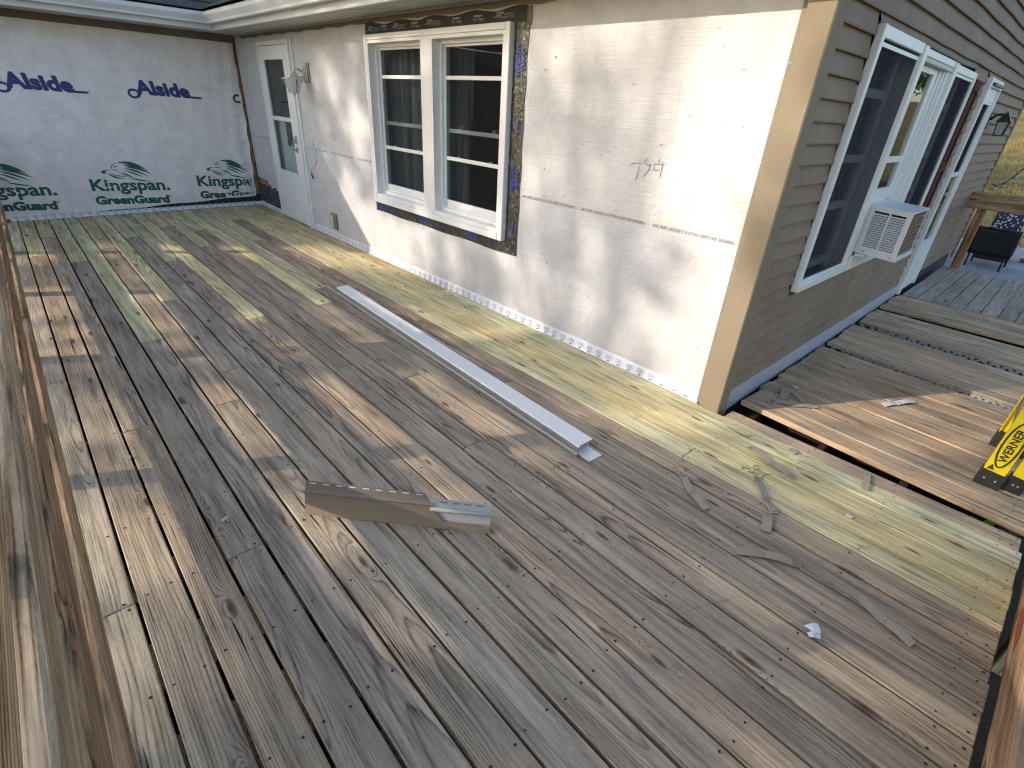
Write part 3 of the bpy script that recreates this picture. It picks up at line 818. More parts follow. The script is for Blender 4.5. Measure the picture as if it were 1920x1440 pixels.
LF = lambda y, z: (0.0055 + ldisp(y, z), y, z)
SL = -0.035
blue, green = MB(), MB()
def lfm(y0):
    return lambda u, v: LF(u, v + SL * (u - y0))
def lens(m, pts_mid, wid, f, n=10):
    stroke(m, pts_mid, lambda t: wid * max(0.02, math.sin(math.pi * min(1, max(0, t)))) , f)
def bez(p0, p1, p2, n=12):
    return [((1 - t) ** 2 * p0[0] + 2 * t * (1 - t) * p1[0] + t * t * p2[0], (1 - t) ** 2 * p0[1] + 2 * t * (1 - t) * p1[1] + t * t * p2[1]) for t in [i / n for i in range(n + 1)]]
def clip(m, ymax, zb=None):
    """drop lettering that would run past the edge of the sheet"""
    keep = [f for f in m.f if max(m.v[i][1] for i in f) < ymax and (zb is None or min(m.v[i][2] for i in f) > zb(m.v[f[0]][1]))]
    m.f = keep; m.s = [False] * len(keep)
for off in (-1.222, 0.0, 1.222):
    blue = MB()
    y0 = -1.27 + off
    f = lfm(y0)
    text(blue, 'Alside', (y0, y0 + 0.60, 1.425, 1.570), f, shear=-0.12, bold=0.05)
    c = (y0 - 0.035, 1.418); n = 22
    ring = [(c[0] + 0.052 * math.cos(a), c[1] + 0.043 * math.sin(a)) for a in [0.6 + 5.5 * i / n for i in range(n + 1)]]
    stroke(blue, ring, 0.026, f)
    stroke(blue, [(y0 + 0.012, 1.39), (y0 + 0.035, 1.44), (y0 + 0.085, 1.55)], 0.028, f)
    stroke(blue, bez((y0 + 0.50, 1.445), (y0 + 0.52, 1.428), (y0 + 0.60, 1.428)) + [(y0 + 0.715, 1.428)], 0.024, f)
    stroke(blue, [(y0 + 0.725 + 0.010 * math.cos(a), 1.432 + 0.010 * math.sin(a)) for a in [i * 0.785 for i in range(8)]], 0.005, f, True)
    clip(blue, -0.045)
    blue.build('printed_lettering', 'blueink', lw, fix=False, kind='stuff')
ZBT = lambda y: 0.045 + 0.095 * max(0, min(1, (y + 2.3) / 2.2))
for off in (-1.21, 0.0, 1.21):
    y0 = -2.035 + off
    f = lfm(y0)
    green = MB()
    text(green, 'Kingspan.', (y0, y0 + 0.86, 0.305, 0.44), f, bold=0.03)
    clip(green, -0.085, ZBT); green.build('printed_lettering', 'greenink', lw, fix=False, kind='stuff'); green = MB()
    text(green, 'GreenGuard', (y0 + 0.0, y0 + 0.82, 0.140, 0.232), f, bold=0.055)
    stroke(green, [(y0 + 0.835 + 0.010 * math.cos(a), 0.222 + 0.010 * math.sin(a)) for a in [i * 0.785 for i in range(8)]], 0.006, f, True)
    clip(green, -0.085, ZBT); green.build('printed_lettering', 'greenink', lw, fix=False, kind='stuff'); green = MB()
    # leaping lion emblem: streaming mane, face, paw and body lines
    lx, lz = y0, 0.0
    for p0, p1, p2, wd in (((.39, .622), (.52, .66), (.66, .535), .030), ((.40, .604), (.52, .63), (.655, .510), .028), ((.41, .588), (.52, .60), (.71, .492), .026),
                           ((.41, .572), (.50, .56), (.66, .468), .024), ((.40, .555), (.47, .52), (.60, .462), .018), ((.36, .632), (.45, .665), (.56, .62), .018), ((.33, .628), (.40, .66), (.48, .645), .012),
                           ((.20, .525), (.26, .455), (.38, .445), .020), ((.22, .535), (.28, .475), (.42, .47), .010), ((.36, .53), (.42, .49), (.48, .455), .018), ((.31, .545), (.36, .50), (.43, .46), .008),
                           ((.43, .455), (.52, .43), (.68, .405), .016), ((.27, .565), (.26, .60), (.33, .635), .010), ((.28, .575), (.31, .60), (.35, .595), .010), ((.27, .555), (.31, .545), (.34, .56), .010),
                           ((.17, .525), (.20, .56), (.245, .545), .010), ((.245, .545), (.27, .565), (.30, .54), .008)):
        lens(green, [(lx + a, lz + b) for a, b in bez(p0, p1, p2)], wd, f)
    c = (lx + 0.175, 0.525)
    green.add([f(c[0] + 0.024 * math.cos(a), c[1] + 0.020 * math.sin(a)) for a in [i * 0.628 for i in range(10)]], [tuple(range(10))])
    clip(green, -0.085, ZBT); green.build('printed_emblem', 'greenink', lw, fix=False, kind='stuff')
# taupe band under the soffit
part('frieze_board', 'brown', house, (0.0, 0.016, -5.0, 0.0, 2.085, EZ), ch=0.002)
m = MB(); n = 60
m.grid(lambda i, j: (0.02 + 7.46 * i / n, -0.0095, (2.118 + 0.007 * math.sin(i * 1.7) + 0.006 * mnoise.noise(Vector((i * .4, 0, 0))) + (0.035 if i < 3 else 0)) if j == 0 else EZ), n, 1)
m.build('frieze_board', 'brown', house, fix=False)
# exposed foam in the inside corner
m = MB()
m.tube([(0.022 + 0.012 * abs(math.sin(i * 2.3)), -0.012 - 0.03 * max(0, 0.9 - z) - 0.006 * math.sin(i * 1.9), z) for i, z in enumerate([0.36 + 0.055 * j for j in range(31)])],
       lambda t: 0.008 + 0.024 * max(0, 0.55 - t) + 0.004 * math.sin(t * 70), 7)
m.build('corner_foam', 'foam', house)
# black membrane low in the corner
m = MB(); n = 20
m.grid(lambda i, j: (0.012 + 0.872 * i / n, -0.006 + 0.004 * math.sin(i * .8), 0.06 if j == 0 else 0.315 + 0.012 * math.sin(i * 1.3) + (0.06 * max(0, i / n - 0.85) / .15)), n, 1)
o = m.build('black_membrane', 'blacktape', house, fix=False)
m = MB()
for r in range(5):
    for c in range(6):
        for q in range(2):
            a = 0.05 + c * 0.14 + 0.006 * r; z = 0.285 - r * 0.045 - q * 0.014
            m.add([(a, -0.012, z), (a + rng.uniform(0.07, 0.115), -0.012, z), (a + 0.09, -0.012, z + 0.006), (a, -0.012, z + 0.006)], [(0, 1, 2, 3)])
m.build('printed_lettering', 'printgrey', o, fix=False, kind='stuff')
m = MB(); n = 40
m.grid(lambda i, j: (0.002 + (0.004 if j else 0), -2.35 + 2.34 * i / n, 0.035 if j == 0 else 0.05 + 0.10 * (i / n) ** 0.8 + 0.008 * math.sin(i * 0.7)), n, 1)
m.build('black_membrane', 'blacktape', house, fix=False)

# white flashing tape along the foot of both walls, with printed blocks
def foot_tape(fmap, a, b, h0):
    m = MB(); n = max(6, int((b - a) / 0.12))
    def hh(t): return h0 + 0.006 * mnoise.noise(Vector((t * 2.3, a, 0)))
    m.grid(lambda i, j: fmap(a + (b - a) * i / n, [0.001, 0.02, hh(a + (b - a) * i / n)][j], [0.016, 0.008, 0.0035][j] + 0.002 * math.sin(i * 0.9 + j)), n, 2)
    o = m.build('flashing_tape', 'whitetape', house, fix=False)
    p1, p2 = MB(), MB()
    t = a + 0.03
    while t < b - 0.06:
        for q, (w0, zz) in enumerate(((0.040, 0.052), (0.052, 0.044), (0.046, 0.036), (0.05, 0.029))):
            p1.add([fmap(t + (0.052 - w0) / 2, zz, 0.0115 - q * 0.0005 + q * 0.002), fmap(t + (0.052 + w0) / 2, zz, 0.0115 + q * 0.002), fmap(t + (0.052 + w0) / 2, zz + 0.0045, 0.0105 + q * 0.002), fmap(t + (0.052 - w0) / 2, zz + 0.0045, 0.0105 + q * 0.002)], [(0, 1, 2, 3)])
        p2.add([fmap(t + 0.016, 0.012, 0.0185), fmap(t + 0.040, 0.012, 0.0185), fmap(t + 0.040, 0.018, 0.0165), fmap(t + 0.016, 0.018, 0.0165)], [(0, 1, 2, 3)])
        t += 0.088
    p1.build('printed_blocks', 'paleink', o, fix=False, kind='stuff')
    p2.build('printed_dashes', 'blueink', o, fix=False, kind='stuff')
foot_tape(lambda t, z, o: (t, -o - 0.002, z), 1.97, 7.475, 0.076)
foot_tape(lambda t, z, o: (t, -o - 0.004, z), 0.02, 0.885, 0.062)
foot_tape(lambda t, z, o: (o + 0.005, t, z), -2.90, -0.005, 0.046)

# ---- big double window in the wrapped wall
wn = empty('window', (4.65, 0, 0.6), None, None, parent=house)
F0, F1 = -0.055, 0.0
def wp(name, mat, *b, ch=0.0): return part(name, mat, wn, *b, ch=ch)
wp('frame', 'white', (3.665, 3.712, F0, -0.001, 0.61, 2.03), ch=0.004); wp('frame', 'white', (5.588, 5.635, F0, -0.001, 0.61, 2.03), ch=0.004)
wp('frame', 'white', (3.7125, 5.5875, F0 + 0.002, -0.001, 1.988, 2.029), ch=0.004)
wp('sill', 'white', (3.7125, 5.5875, F0 - 0.006, -0.001, 0.612, 0.662), ch=0.005)
wp('mullion', 'white', (4.595, 4.715, F0 + 0.004, 0.085, 0.6625, 1.9875), ch=0.004)
for a, b in ((3.7125, 4.5945), (4.7155, 5.5875)):
    m = MB()
    for t, d0, d1 in ((0.022, F0 + 0.004, 0.09), (0.048, 0.02, 0.088), (0.066, 0.046, 0.086)):
        m.box(a, a + t, d0, d1, 0.664, 1.986); m.box(b - t, b, d0 + .001, d1 + .001, 0.664, 1.986)
        m.box(a + t, b - t, d0 + .002, d1 + .002, 1.986 - t, 1.986); m.box(a + t, b - t, d0 + .003, d1 + .003, 0.664, 0.664 + t + 0.012)
    m.build('sash_frame', 'white', wn)
    ga, gb = a + 0.066, b - 0.066
    wp('storm_rail', 'white', (ga, gb, 0.050, 0.072, 1.70, 1.728), ch=0.003)
    wp('storm_rail', 'white', (ga, gb, 0.050, 0.072, 1.112, 1.142), ch=0.003)
    wp('meeting_rail', 'whitemetal', (ga, gb, 0.075, 0.098, 1.322, 1.352), ch=0.003)
    wp('bottom_rail', 'whitemetal', (ga, gb, 0.052, 0.08, 0.742, 0.79), ch=0.003)
    for fr in (0.22, 0.78):
        q = ga + (gb - ga) * fr
        m = MB(); m.box(q - 0.022, q + 0.022, 0.075, 0.095, 1.3525, 1.360); m.box(q - 0.018, q + 0.004, 0.078, 0.09, 1.360, 1.372); m.box(q + 0.0, q + 0.03, 0.078, 0.086, 1.372, 1.378)
        m.build('sash_lock', 'chrome', wn)
        m = MB(); m.lathe((q, 0.06, 1.142), [(0.022, 0.0), (0.020, 0.006), (0.008, 0.012), (0.0, 0.013)], 12); m.build('latch', 'chrome', wn)
    wp('pane', 'glass', (ga, gb, 0.0600, 0.0620, 1.728, 1.92)); wp('pane', 'glass', (ga, gb, 0.0600, 0.0620, 1.142, 1.70)); wp('pane', 'glass', (ga, gb, 0.0600, 0.0620, 0.79, 1.112))
    wp('insect_screen', 'screenthin', (ga, gb, 0.0560, 0.0565, 0.79, 1.92))
m = MB()
def fold(x0, x1, ph):
    n = 60
    m.grid(lambda i, j: (x0 + (x1 - x0) * i / n + 0.02 * j * math.sin(i * .3), 0.20 + 0.03 * math.sin(i * 0.75 + ph) + 0.010 * math.sin(i * 2.1), 2.05 - 1.5 * j / 4), n, 4)
fold(3.62, 4.36, 0.0); fold(4.62, 4.93, 1.2)
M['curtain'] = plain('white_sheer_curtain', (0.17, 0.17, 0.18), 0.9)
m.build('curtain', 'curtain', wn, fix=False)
# tapes round the window
m = MB(); n = 50
m.grid(lambda i, j: (3.642 + 2.10 * i / n, -0.0125 + 0.003 * math.sin(i * .9 + j), 2.026 if j == 0 else 2.108 + 0.010 * math.sin(i * 0.55) + (0.012 if i < 4 else 0)), n, 1)
zt = m.build('black_tape', 'blacktape', house, fix=False)
ZF = lambda u, v: (u, -0.0175, v)
m = MB()
for x in (3.70, 4.12, 4.62, 5.44):
    text(m, 'ZIP', (x, x + 0.085, 2.068, 2.092), ZF, shear=0.25, bold=0.03)
    text(m, 'system', (x + 0.09, x + 0.185, 2.072, 2.086), ZF)
    text(m, 'FLASHING TAPE', (x + 0.05, x + 0.19, 2.052, 2.060), ZF)
    stroke(m, [(x - 0.03, 2.0635), (x + 0.19, 2.0635)], 0.002, ZF)
for x in (3.92, 4.40, 4.95, 5.2):
    text(m, 'To Tape', (x, x + 0.12, 2.055, 2.072), ZF, bold=0.01)
    stroke(m, [(x + 0.01, 2.082), (x + 0.10, 2.082)], 0.010, ZF)
m.build('printed_lettering', 'printgrey', zt, fix=False, kind='stuff')
m = MB(); n = 40
m.grid(lambda i, j: ((5.636 if j == 0 else 5.768 + 0.004 * math.sin(i * .9)) + (0.02 if (j and i > 37) else 0), -0.007 - 0.005 * abs(math.sin(i * 1.3)) * (1 - j), 0.515 + 1.595 * i / n), n, 1)
m.grid(lambda i, j: (3.612 + 2.16 * i / n, -0.0065 - 0.003 * abs(math.sin(i * 1.1)) * j, (0.512 + 0.004 * math.sin(i * .5)) if j == 0 else 0.612), n, 1)
m.grid(lambda i, j: (3.636 if j == 0 else 3.664, -0.007, 0.612 + 1.42 * i / n), n, 1)
st = m.build('foil_tape', 'silver', house, fix=False)
m = MB()
VF = lambda u, v: (5.712 - v, -0.0155, u)
HF = lambda u, v: (u, -0.0125, v)
for z in (0.98, 1.72):
    text(m, 'WINDOW', (z, z + 0.19, 0.004, 0.044), VF, bold=0.035); text(m, 'WRAP', (z + 0.03, z + 0.16, -0.040, -0.002), VF, bold=0.035)
for z in (0.66, 1.36):
    text(m, 'wrap', (z, z + 0.1, -0.01, 0.018), VF, bold=0.02)
for x in (3.64, 4.36, 5.10):
    text(m, 'WINDOW', (x, x + 0.20, 0.568, 0.598), HF, bold=0.035); text(m, 'WRAP', (x + 0.06, x + 0.19, 0.527, 0.560), HF, bold=0.035)
    text(m, 'LOW E SEALING TAPE', (x + 0.3, x + 0.5, 0.545, 0.556), HF); text(m, 'FOR WINDOWS', (x + 0.3, x + 0.44, 0.562, 0.572), HF)
m.build('printed_lettering', 'violetink', st, fix=False, kind='stuff')

# ---- white storm door
dr = empty('door', (1.42, 0, 0), None, None, parent=house)
def dp(name, mat, *b, ch=0.0): return part(name, mat, dr, *b, ch=ch)
dp('door_frame', 'doorwhite', (0.882, 0.918, -0.03, 0.10, 0.0, 2.06), ch=0.003)
dp('door_frame', 'doorwhite', (1.872, 1.905, -0.036, 0.10, 0.0, 2.02), ch=0.003)
dp('door_frame', 'doorwhite', (0.9185, 1.905, -0.034, 0.10, 2.02, 2.062), ch=0.003)
dp('outer_casing', 'doorwhite', (1.906, 1.93, -0.055, 0.0, 0.0, 2.064), (1.9305, 1.966, -0.03, 0.0, 0.0, 2.064), ch=0.003)
dp('kick_panel', 'doorwhite', (0.922, 1.868, -0.026, 0.0, 0.006, 0.60), ch=0.004)
dp('top_rail', 'doorwhite', (0.922, 1.868, -0.026, 0.0, 1.872, 2.015), ch=0.004)
dp('stile', 'doorwhite', (0.922, 1.066, -0.0265, 0.0, 0.6005, 1.8715), ch=0.004)
dp('stile', 'doorwhite', (1.666, 1.868, -0.0265, 0.0, 0.6005, 1.8715), ch=0.004)
dp('middle_rail', 'doorwhite', (1.0665, 1.6655, -0.032, 0.0, 1.218, 1.266), ch=0.004)
dp('glazing_bead', 'doorwhite', (1.0665, 1.6655, -0.034, -0.004, 0.601, 0.632), ch=0.003)
dp('pane', 'glass', (1.067, 1.665, -0.014, -0.011, 1.266, 1.871)); dp('pane', 'glass', (1.067, 1.665, -0.014, -0.011, 0.632, 1.218))
m = MB(); m.box(1.735, 1.79, -0.042, -0.0265, 0.985, 1.075, ch=0.004); m.box(1.74, 1.785, -0.042, -0.0265, 0.89, 0.945, ch=0.004)
m.tube([(1.76, -0.042, 1.03), (1.755, -0.075, 1.015), (1.752, -0.085, 0.97), (1.757, -0.075, 0.925), (1.762, -0.042, 0.915)], 0.008, 8)
m.build('handle', 'chrome', dr)
m = MB(); m.lathe((1.762, -0.028, 1.015), [(0.014, 0), (0.014, 0.035), (0.006, 0.04)], 10, 'y'); m.build('push_knob', 'chrome', dr)
dp('inner_door', 'innerdoor', (1.125, 1.90, 0.035, 0.07, 0.0, 2.0)); dp('inner_window', 'blackhole', (1.34, 1.86, 0.028, 0.0345, 0.93, 1.90)); dp('inner_window', 'blackhole', (0.94, 1.339, 0.028, 0.0345, 1.24, 1.90))
dp('inner_jamb', 'concrete', (0.92, 1.11, 0.05, 0.06, 0.0, 1.235))
dp('threshold', 'chrome', (0.922, 1.868, -0.045, -0.0275, 0.0, 0.012))
m = MB(); m.add([(1.47, 0.05, 1.26), (1.49, 0.045, 1.26), (1.10, 0.045, 1.9), (1.06, 0.05, 1.9)], [(0, 1, 2, 3)])
# ---- soffit, fascia, gutters, roof
m = MB(); m.box(-0.3, 7.95, -0.355, 0.02, EZ + 0.020, EZ + 0.026); m.build('soffit_backing', 'soffit', house)
sp = MB(); pw = 0.305
for q in range(3):
    a = q * pw / 3
    sp.add([(a, 0, 0), (a + 0.018, 0, 0.016), (a + 0.036, 0, 0), (a + pw / 3, 0, 0), (a, 1, 0), (a + 0.018, 1, 0.016), (a + 0.036, 1, 0), (a + pw / 3, 1, 0)], [(0, 1, 5, 4), (1, 2, 6, 5), (2, 3, 7, 6)])
sme = bpy.data.meshes.new('soffit_panel')
sme.from_pydata([(p[0], -0.355 + 0.345 * p[1], p[2]) for p in sp.v], [], sp.f); sme.materials.append(M['soffit'])
for i in range(27):
    o = bpy.data.objects.new('soffit_panel', sme); reg(o, house, (-0.3 + pw * i, 0, EZ))
m = MB()
for i in range(17):
    a = -5.0 + pw * i
m.box(0.017, 0.50, -5.0, -0.36, EZ - 0.003, EZ + 0.004)
m.build('soffit_panel', 'soffit', house)
part('soffit_channel', 'soffit', house, (0.03, 7.48, -0.028, -0.0098, EZ - 0.014, EZ - 0.001))
part('fascia', 'gutter', house, (0.46, 7.95, -0.385, -0.357, EZ - 0.012, 2.335), ch=0.003)
part('fascia', 'gutter', house, (0.502, 0.53, -5.0, -0.386, EZ - 0.010, 2.334), ch=0.003)
GP = [(0.0, 2.215), (0.075, 2.213), (0.080, 2.235), (0.098, 2.262), (0.112, 2.285), (0.112, 2.322), (0.104, 2.326), (0.104, 2.312), (0.0, 2.31)]
m = MB(); m.prism(GP, lambda p: (0.53 + p[0], -0.386 - p[0], p[1]), lambda p: (7.95, -0.386 - p[0], p[1])); m.build('gutter', 'gutter', house)
m = MB(); m.prism(GP, lambda p: (0.5305 + p[0], -5.0, p[1]), lambda p: (0.5305 + p[0], -0.3865 - p[0], p[1])); m.build('gutter', 'gutter', house)
roof = empty('roof', (3.8, RIDGE_Y, roofz(RIDGE_Y)), None, None, parent=house)
m = MB()
V = lambda x, y: (x, y, roofz(y))
W_ = lambda x, y: (x, y, EZR + PITCHR * (EX - x))
yv = RIDGE_Y
xe = EX - (yv - EY)
m.add([V(EX, EY), V(7.95, EY), V(7.95, yv), V(xe, yv)], [(0, 1, 2, 3)])
m.add([W_(EX, EY), W_(EX, -5), W_(xe, -5), W_(xe, yv)], [(3, 2, 1, 0)])
m.add([V(7.95, yv), V(xe, yv), (xe, 7.3, roofz(7.3)), (7.95, 7.3, roofz(7.3))], [(0, 1, 2, 3)])
m.add([W_(xe, -5), W_(xe, yv), (xe - 4, yv, 2.3), (xe - 4, -5, 2.3)], [(0, 1, 2, 3)])
m.build('roof_deck', 'shingle', roof, fix=False)
def shingle_mesh(fx):
    me = bpy.data.meshes.new('shingle')
    w0, h0 = 0.30, 0.16
    b = MB()
    sl = math.atan(PITCHR)
    prof = [(0, 0), (w0 - 0.006, 0), (w0 - 0.006, h0), (0, h0)]
    lo = [fx(u, v, 0.002) for u, v in prof]; hi = [fx(u, v, 0.010) for u, v in prof]
    b.add(lo + hi, [(0, 1, 2, 3), (4, 5, 6, 7), (0, 1, 5, 4), (1, 2, 6, 5), (2, 3, 7, 6), (3, 0, 4, 7)])
    me.from_pydata(b.v, [], b.f); me.materials.append(M['shingle'])
    return me
ca, sa = math.cos(math.atan(PITCHR)), math.sin(math.atan(PITCHR))
sm1 = shingle_mesh(lambda u, v, h: (u, v * ca - h * sa, v * sa + h * ca))
sm2 = shingle_mesh(lambda u, v, h: (-v * ca + h * sa, u, v * sa + h * ca))
for c in range(5):
    v = 0.145 * c - 0.03
    for i in range(16):
        x = EX + 0.02 + 0.30 * i + (0.15 if c % 2 else 0) - v
        if x > EX - v - 0.1:
            reg(bpy.data.objects.new('shingle', sm1), roof, (x, EY + v * ca, EZR + v * sa + 0.004 - 0.0012 * c))
    for i in range(11):
        y = EY - 0.34 - 0.30 * i - (0.15 if c % 2 else 0) + v * 0.9
        reg(bpy.data.objects.new('shingle', sm2), roof, (EX - v * ca, y, EZR + v * sa + 0.004 - 0.0012 * c))
# back of the shell so no daylight leaks through the rooms
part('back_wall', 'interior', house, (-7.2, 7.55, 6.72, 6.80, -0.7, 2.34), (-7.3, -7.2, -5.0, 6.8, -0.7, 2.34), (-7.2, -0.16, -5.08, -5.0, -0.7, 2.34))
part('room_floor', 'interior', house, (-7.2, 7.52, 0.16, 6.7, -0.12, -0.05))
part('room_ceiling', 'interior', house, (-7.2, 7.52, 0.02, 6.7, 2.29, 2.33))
part('foundation', 'concrete', house, (-0.15, 7.56, 0.05, 0.2, -0.9, -0.05), (7.44, 7.56, 0.21, 6.7, -0.9, -0.02))

# ---- gable wall with lap siding
SW = (0.585, 3.20, 0.645, 2.0)
SD = (3.86, 4.61, 0.0, 2.0)
m = MB()
def holed_y(x0, x1, y0, y1, z0, z1, holes):
    ys = sorted({y0, y1, *[h[0] for h in holes], *[h[1] for h in holes]})
    for a, b in zip(ys, ys[1:]):
        cur = z0
        for h in sorted([h for h in holes if h[0] <= a and h[1] >= b], key=lambda q: q[2]):
            if h[2] > cur: m.box(x0, x1, a, b, cur, h[2])
            cur = h[3]
        if cur < z1: m.box(x0, x1, a, b, cur, z1)
holed_y(7.46, 7.585, 0.16, 6.72, -0.3, 2.3, [SW, SD])
m.add([(7.58, -0.3, 2.3), (7.58, 7.1, 2.3), (7.58, RIDGE_Y, 3.95)], [(0, 1, 2)])
m.build('sheathing', 'interior', house)
CP = 0.0965
def course(z, a, b, CP=CP):
    m = MB(); n = max(3, int((b - a) / 0.18))
    amp = 0.004 if z > 1.95 else 0.0012
    def pt(i, j):
        y = a + (b - a) * i / n
        wv = amp * mnoise.noise(Vector((y * 1.7, z * 3, 0))) * 1.6
        wo = 0.5 * amp * mnoise.noise(Vector((y * 2.3, z * 5, 9)))
        prof = ((7.588, z - 0.001 + wv), (7.611 + wo, z - 0.003 + wv), (7.6125 + wo, z + 0.005 + wv), (7.5915, z + CP + 0.004 + wv * 0.4))
        return (prof[j][0], y, prof[j][1])
    m.grid(pt, n, 3, smooth=False)
    m.build('siding_board', 'siding', house, fix=False)
k_ = 0
z = 0.115
while z < 3.9:
    segs = [(0.075, 6.83)]
    if z + CP > 2.3:
        ym = EY + (z - EZR) / PITCHR
        segs = [(max(0.075, ym + 0.02), min(6.83, 2 * RIDGE_Y - ym - 0.02))]
    for h in (SW, SD):
        if z + CP * 0.5 > h[2] - 0.02 and z + CP * 0.5 < h[3] + 0.015:
            segs = [t for a, b in segs for t in ((a, min(b, h[0] - 0.012)), (max(a, h[1] + 0.012), b)) if t[1] - t[0] > 0.05]
    for a, b in segs:
        if b - a > 0.03: course(z, a, b)
    z += CP
for a, b in ((0.573, 3.212), (3.848, 4.622)): course(2.003, a, b, 0.048)
# base flashing under the siding
m = MB(); n = 40
m.grid(lambda i, j: ((7.607, 7.622 + 0.006 * math.sin(i * .8), 7.612)[j], 0.06 + 3.80 * i / n, (0.117, 0.055 + 0.006 * math.sin(i * 1.1), -0.03)[j]), n, 2)
m.build('base_flashing', 'baseflash', house, fix=False)
# corner post and its slotted flange
m = MB()
m.prism([(7.498, -0.002), (7.498, -0.034), (7.502, -0.038), (7.616, -0.038), (7.622, -0.032), (7.622, 0.072), (7.606, 0.074), (7.604, -0.020), (7.51, -0.020), (7.51, -0.002)],
        lambda p: (p[0], p[1], 0.004), lambda p: (p[0], p[1], 2.32))
cp = m.build('corner_post', 'cornerpost', house)
part('nailing_flange', 'cornerpost', cp, (7.468, 7.4975, -0.0095, -0.0065, 0.01, 2.16))
m = MB(); z = 0.05
while z < 2.12:
    m.box(7.479, 7.4835, -0.0108, -0.0096, z, z + 0.032); z += 0.055
m.build('nail_slots', 'darkink', cp, kind='stuff')
m = MB()
for z in (0.36, 0.83, 1.36, 1.78): m.box(7.470, 7.490, -0.0125, -0.0109, z, z + 0.012)
m.build('nails', 'beigeblock', cp, kind='stuff')
part('corner_post', 'cornerpost', house, (7.59, 7.618, 6.83, 6.90, 0.0, 2.3))

# ---- triple window in the siding
tw = empty('window', (XS, 1.9, 0.6), None, None, parent=house)
def tp(name, mat, *b, ch=0.0): return part(name, mat, tw, *b, ch=ch)
TX0, TX1 = 7.60, 7.638
tp('frame', 'white', (TX0, TX1, 0.588, 0.632, 0.65, 1.998), ch=0.004)
tp('frame', 'white', (TX0, TX1, 3.16, 3.197, 0.65, 1.975), ch=0.004)
tp('frame', 'white', (TX0, TX1 - 0.002, 0.6325, 1.40, 1.942, 1.996), ch=0.004); tp('frame', 'white', (TX0, TX1 - 0.004, 1.49, 2.33, 1.945, 1.984), ch=0.004); tp('frame', 'white', (TX0, TX1 - 0.002, 2.42, 3.1595, 1.928, 1.976), ch=0.004)
tp('mullion', 'white', (7.50, TX1 + 0.006, 1.402, 1.486, 0.636, 1.99), ch=0.005)
tp('mullion', 'white', (7.50, TX1 + 0.006, 2.332, 2.418, 0.636, 1.98), ch=0.005)
tp('sill', 'white', (TX0, TX1 + 0.01, 0.59, 1.4015, 0.640, 0.690), ch=0.005); tp('sill', 'white', (7.47, TX1 + 0.012, 1.4865, 2.3315, 0.640, 0.742), ch=0.005); tp('sill', 'white', (TX0, TX1 + 0.01, 2.4185, 3.159, 0.640, 0.690), ch=0.005)
for a, b in ((0.633, 1.4015), (2.4185, 3.159)):
    tp('insect_screen', 'screen', (7.622, 7.6225, a, b, 0.69, 1.942))
    m = MB(); m.box(7.612, 7.628, a, a + 0.018, 0.69, 1.928); m.box(7.612, 7.628, b - 0.018, b, 0.69, 1.928); m.box(7.612, 7.628, a + .018, b - .018, 0.69, 0.708); m.box(7.612, 7.628, a + .018, b - .018, 1.91, 1.928)
    m.build('screen_frame', 'white', tw)
    m = MB(); m.box(7.52, 7.55, a, a + 0.05, 0.69, 1.93); m.box(7.52, 7.55, b - 0.12, b - 0.04, 0.69, 1.93)
    for z in (1.70, 1.355, 1.085, 0.72): m.box(7.523, 7.553, a + 0.05, b - 0.12, z, z + 0.045)
    m.build('sash_frame', 'white', tw)
    tp('pane', 'glass', (7.53, 7.532, a + 0.05, b - 0.12, 0.76, 1.93))
a, b = 1.487, 2.331
tp('jamb', 'doorwhite', (7.55, 7.612, 2.20, 2.245, 0.742, 1.94), ch=0.003); tp('jamb', 'doorwhite', (7.55, 7.622, 2.2455, 2.331, 0.742, 1.943), ch=0.003); tp('jamb', 'doorwhite', (7.55, 7.602, 2.13, 2.1995, 0.742, 1.938), ch=0.003)
tp('head_jamb', 'soffit', (7.50, 7.632, 1.487, 2.331, 1.918, 1.944), ch=0.003)
for q in ((7.565, 7.594, 1.487, 1.515, 1.09, 1.917), (7.565, 7.594, 2.04, 2.1295, 1.09, 1.917), (7.566, 7.595, 1.5155, 2.0395, 1.88, 1.917), (7.566, 7.599, 1.5155, 2.0395, 1.345, 1.385), (7.566, 7.599, 1.5155, 2.0395, 1.092, 1.175)):
    tp('sash_rail', 'white', q, ch=0.003)
tp('pane', 'glass', (7.580, 7.5825, 1.515, 2.04, 1.385, 1.88)); tp('pane', 'glass', (7.580, 7.5825, 1.515, 2.04, 1.175, 1.345))
m = MB(); m.grid(lambda i, j: (7.44 + 0.02 * math.sin(i * .9), 0.75 + 2.3 * i / 120, 0.7 + 1.25 * j), 120, 1)
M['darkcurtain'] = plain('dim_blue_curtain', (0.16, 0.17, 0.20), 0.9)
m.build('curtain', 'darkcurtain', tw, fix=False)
# shutter
shu = empty('shutter', (XS, 3.36, 0.7), None, None, parent=house)
def shp(name, *b, ch=0.003): return part(name, 'shutter', shu, *b, ch=ch)
shp('shutter_frame', (7.612, 7.64, 3.25, 3.285, 0.68, 1.94), (7.612, 7.64, 3.465, 3.50, 0.68, 1.94), (7.6125, 7.6395, 3.2855, 3.4645, 0.68, 0.74), (7.6125, 7.6395, 3.2855, 3.4645, 1.24, 1.32), (7.6125, 7.6395, 3.2855, 3.4645, 1.86, 1.939))
shp('shutter_panel', (7.61, 7.628, 3.286, 3.464, 0.741, 1.239), ch=0.008); shp('shutter_panel', (7.61, 7.628, 3.286, 3.464, 1.321, 1.859), ch=0.008)
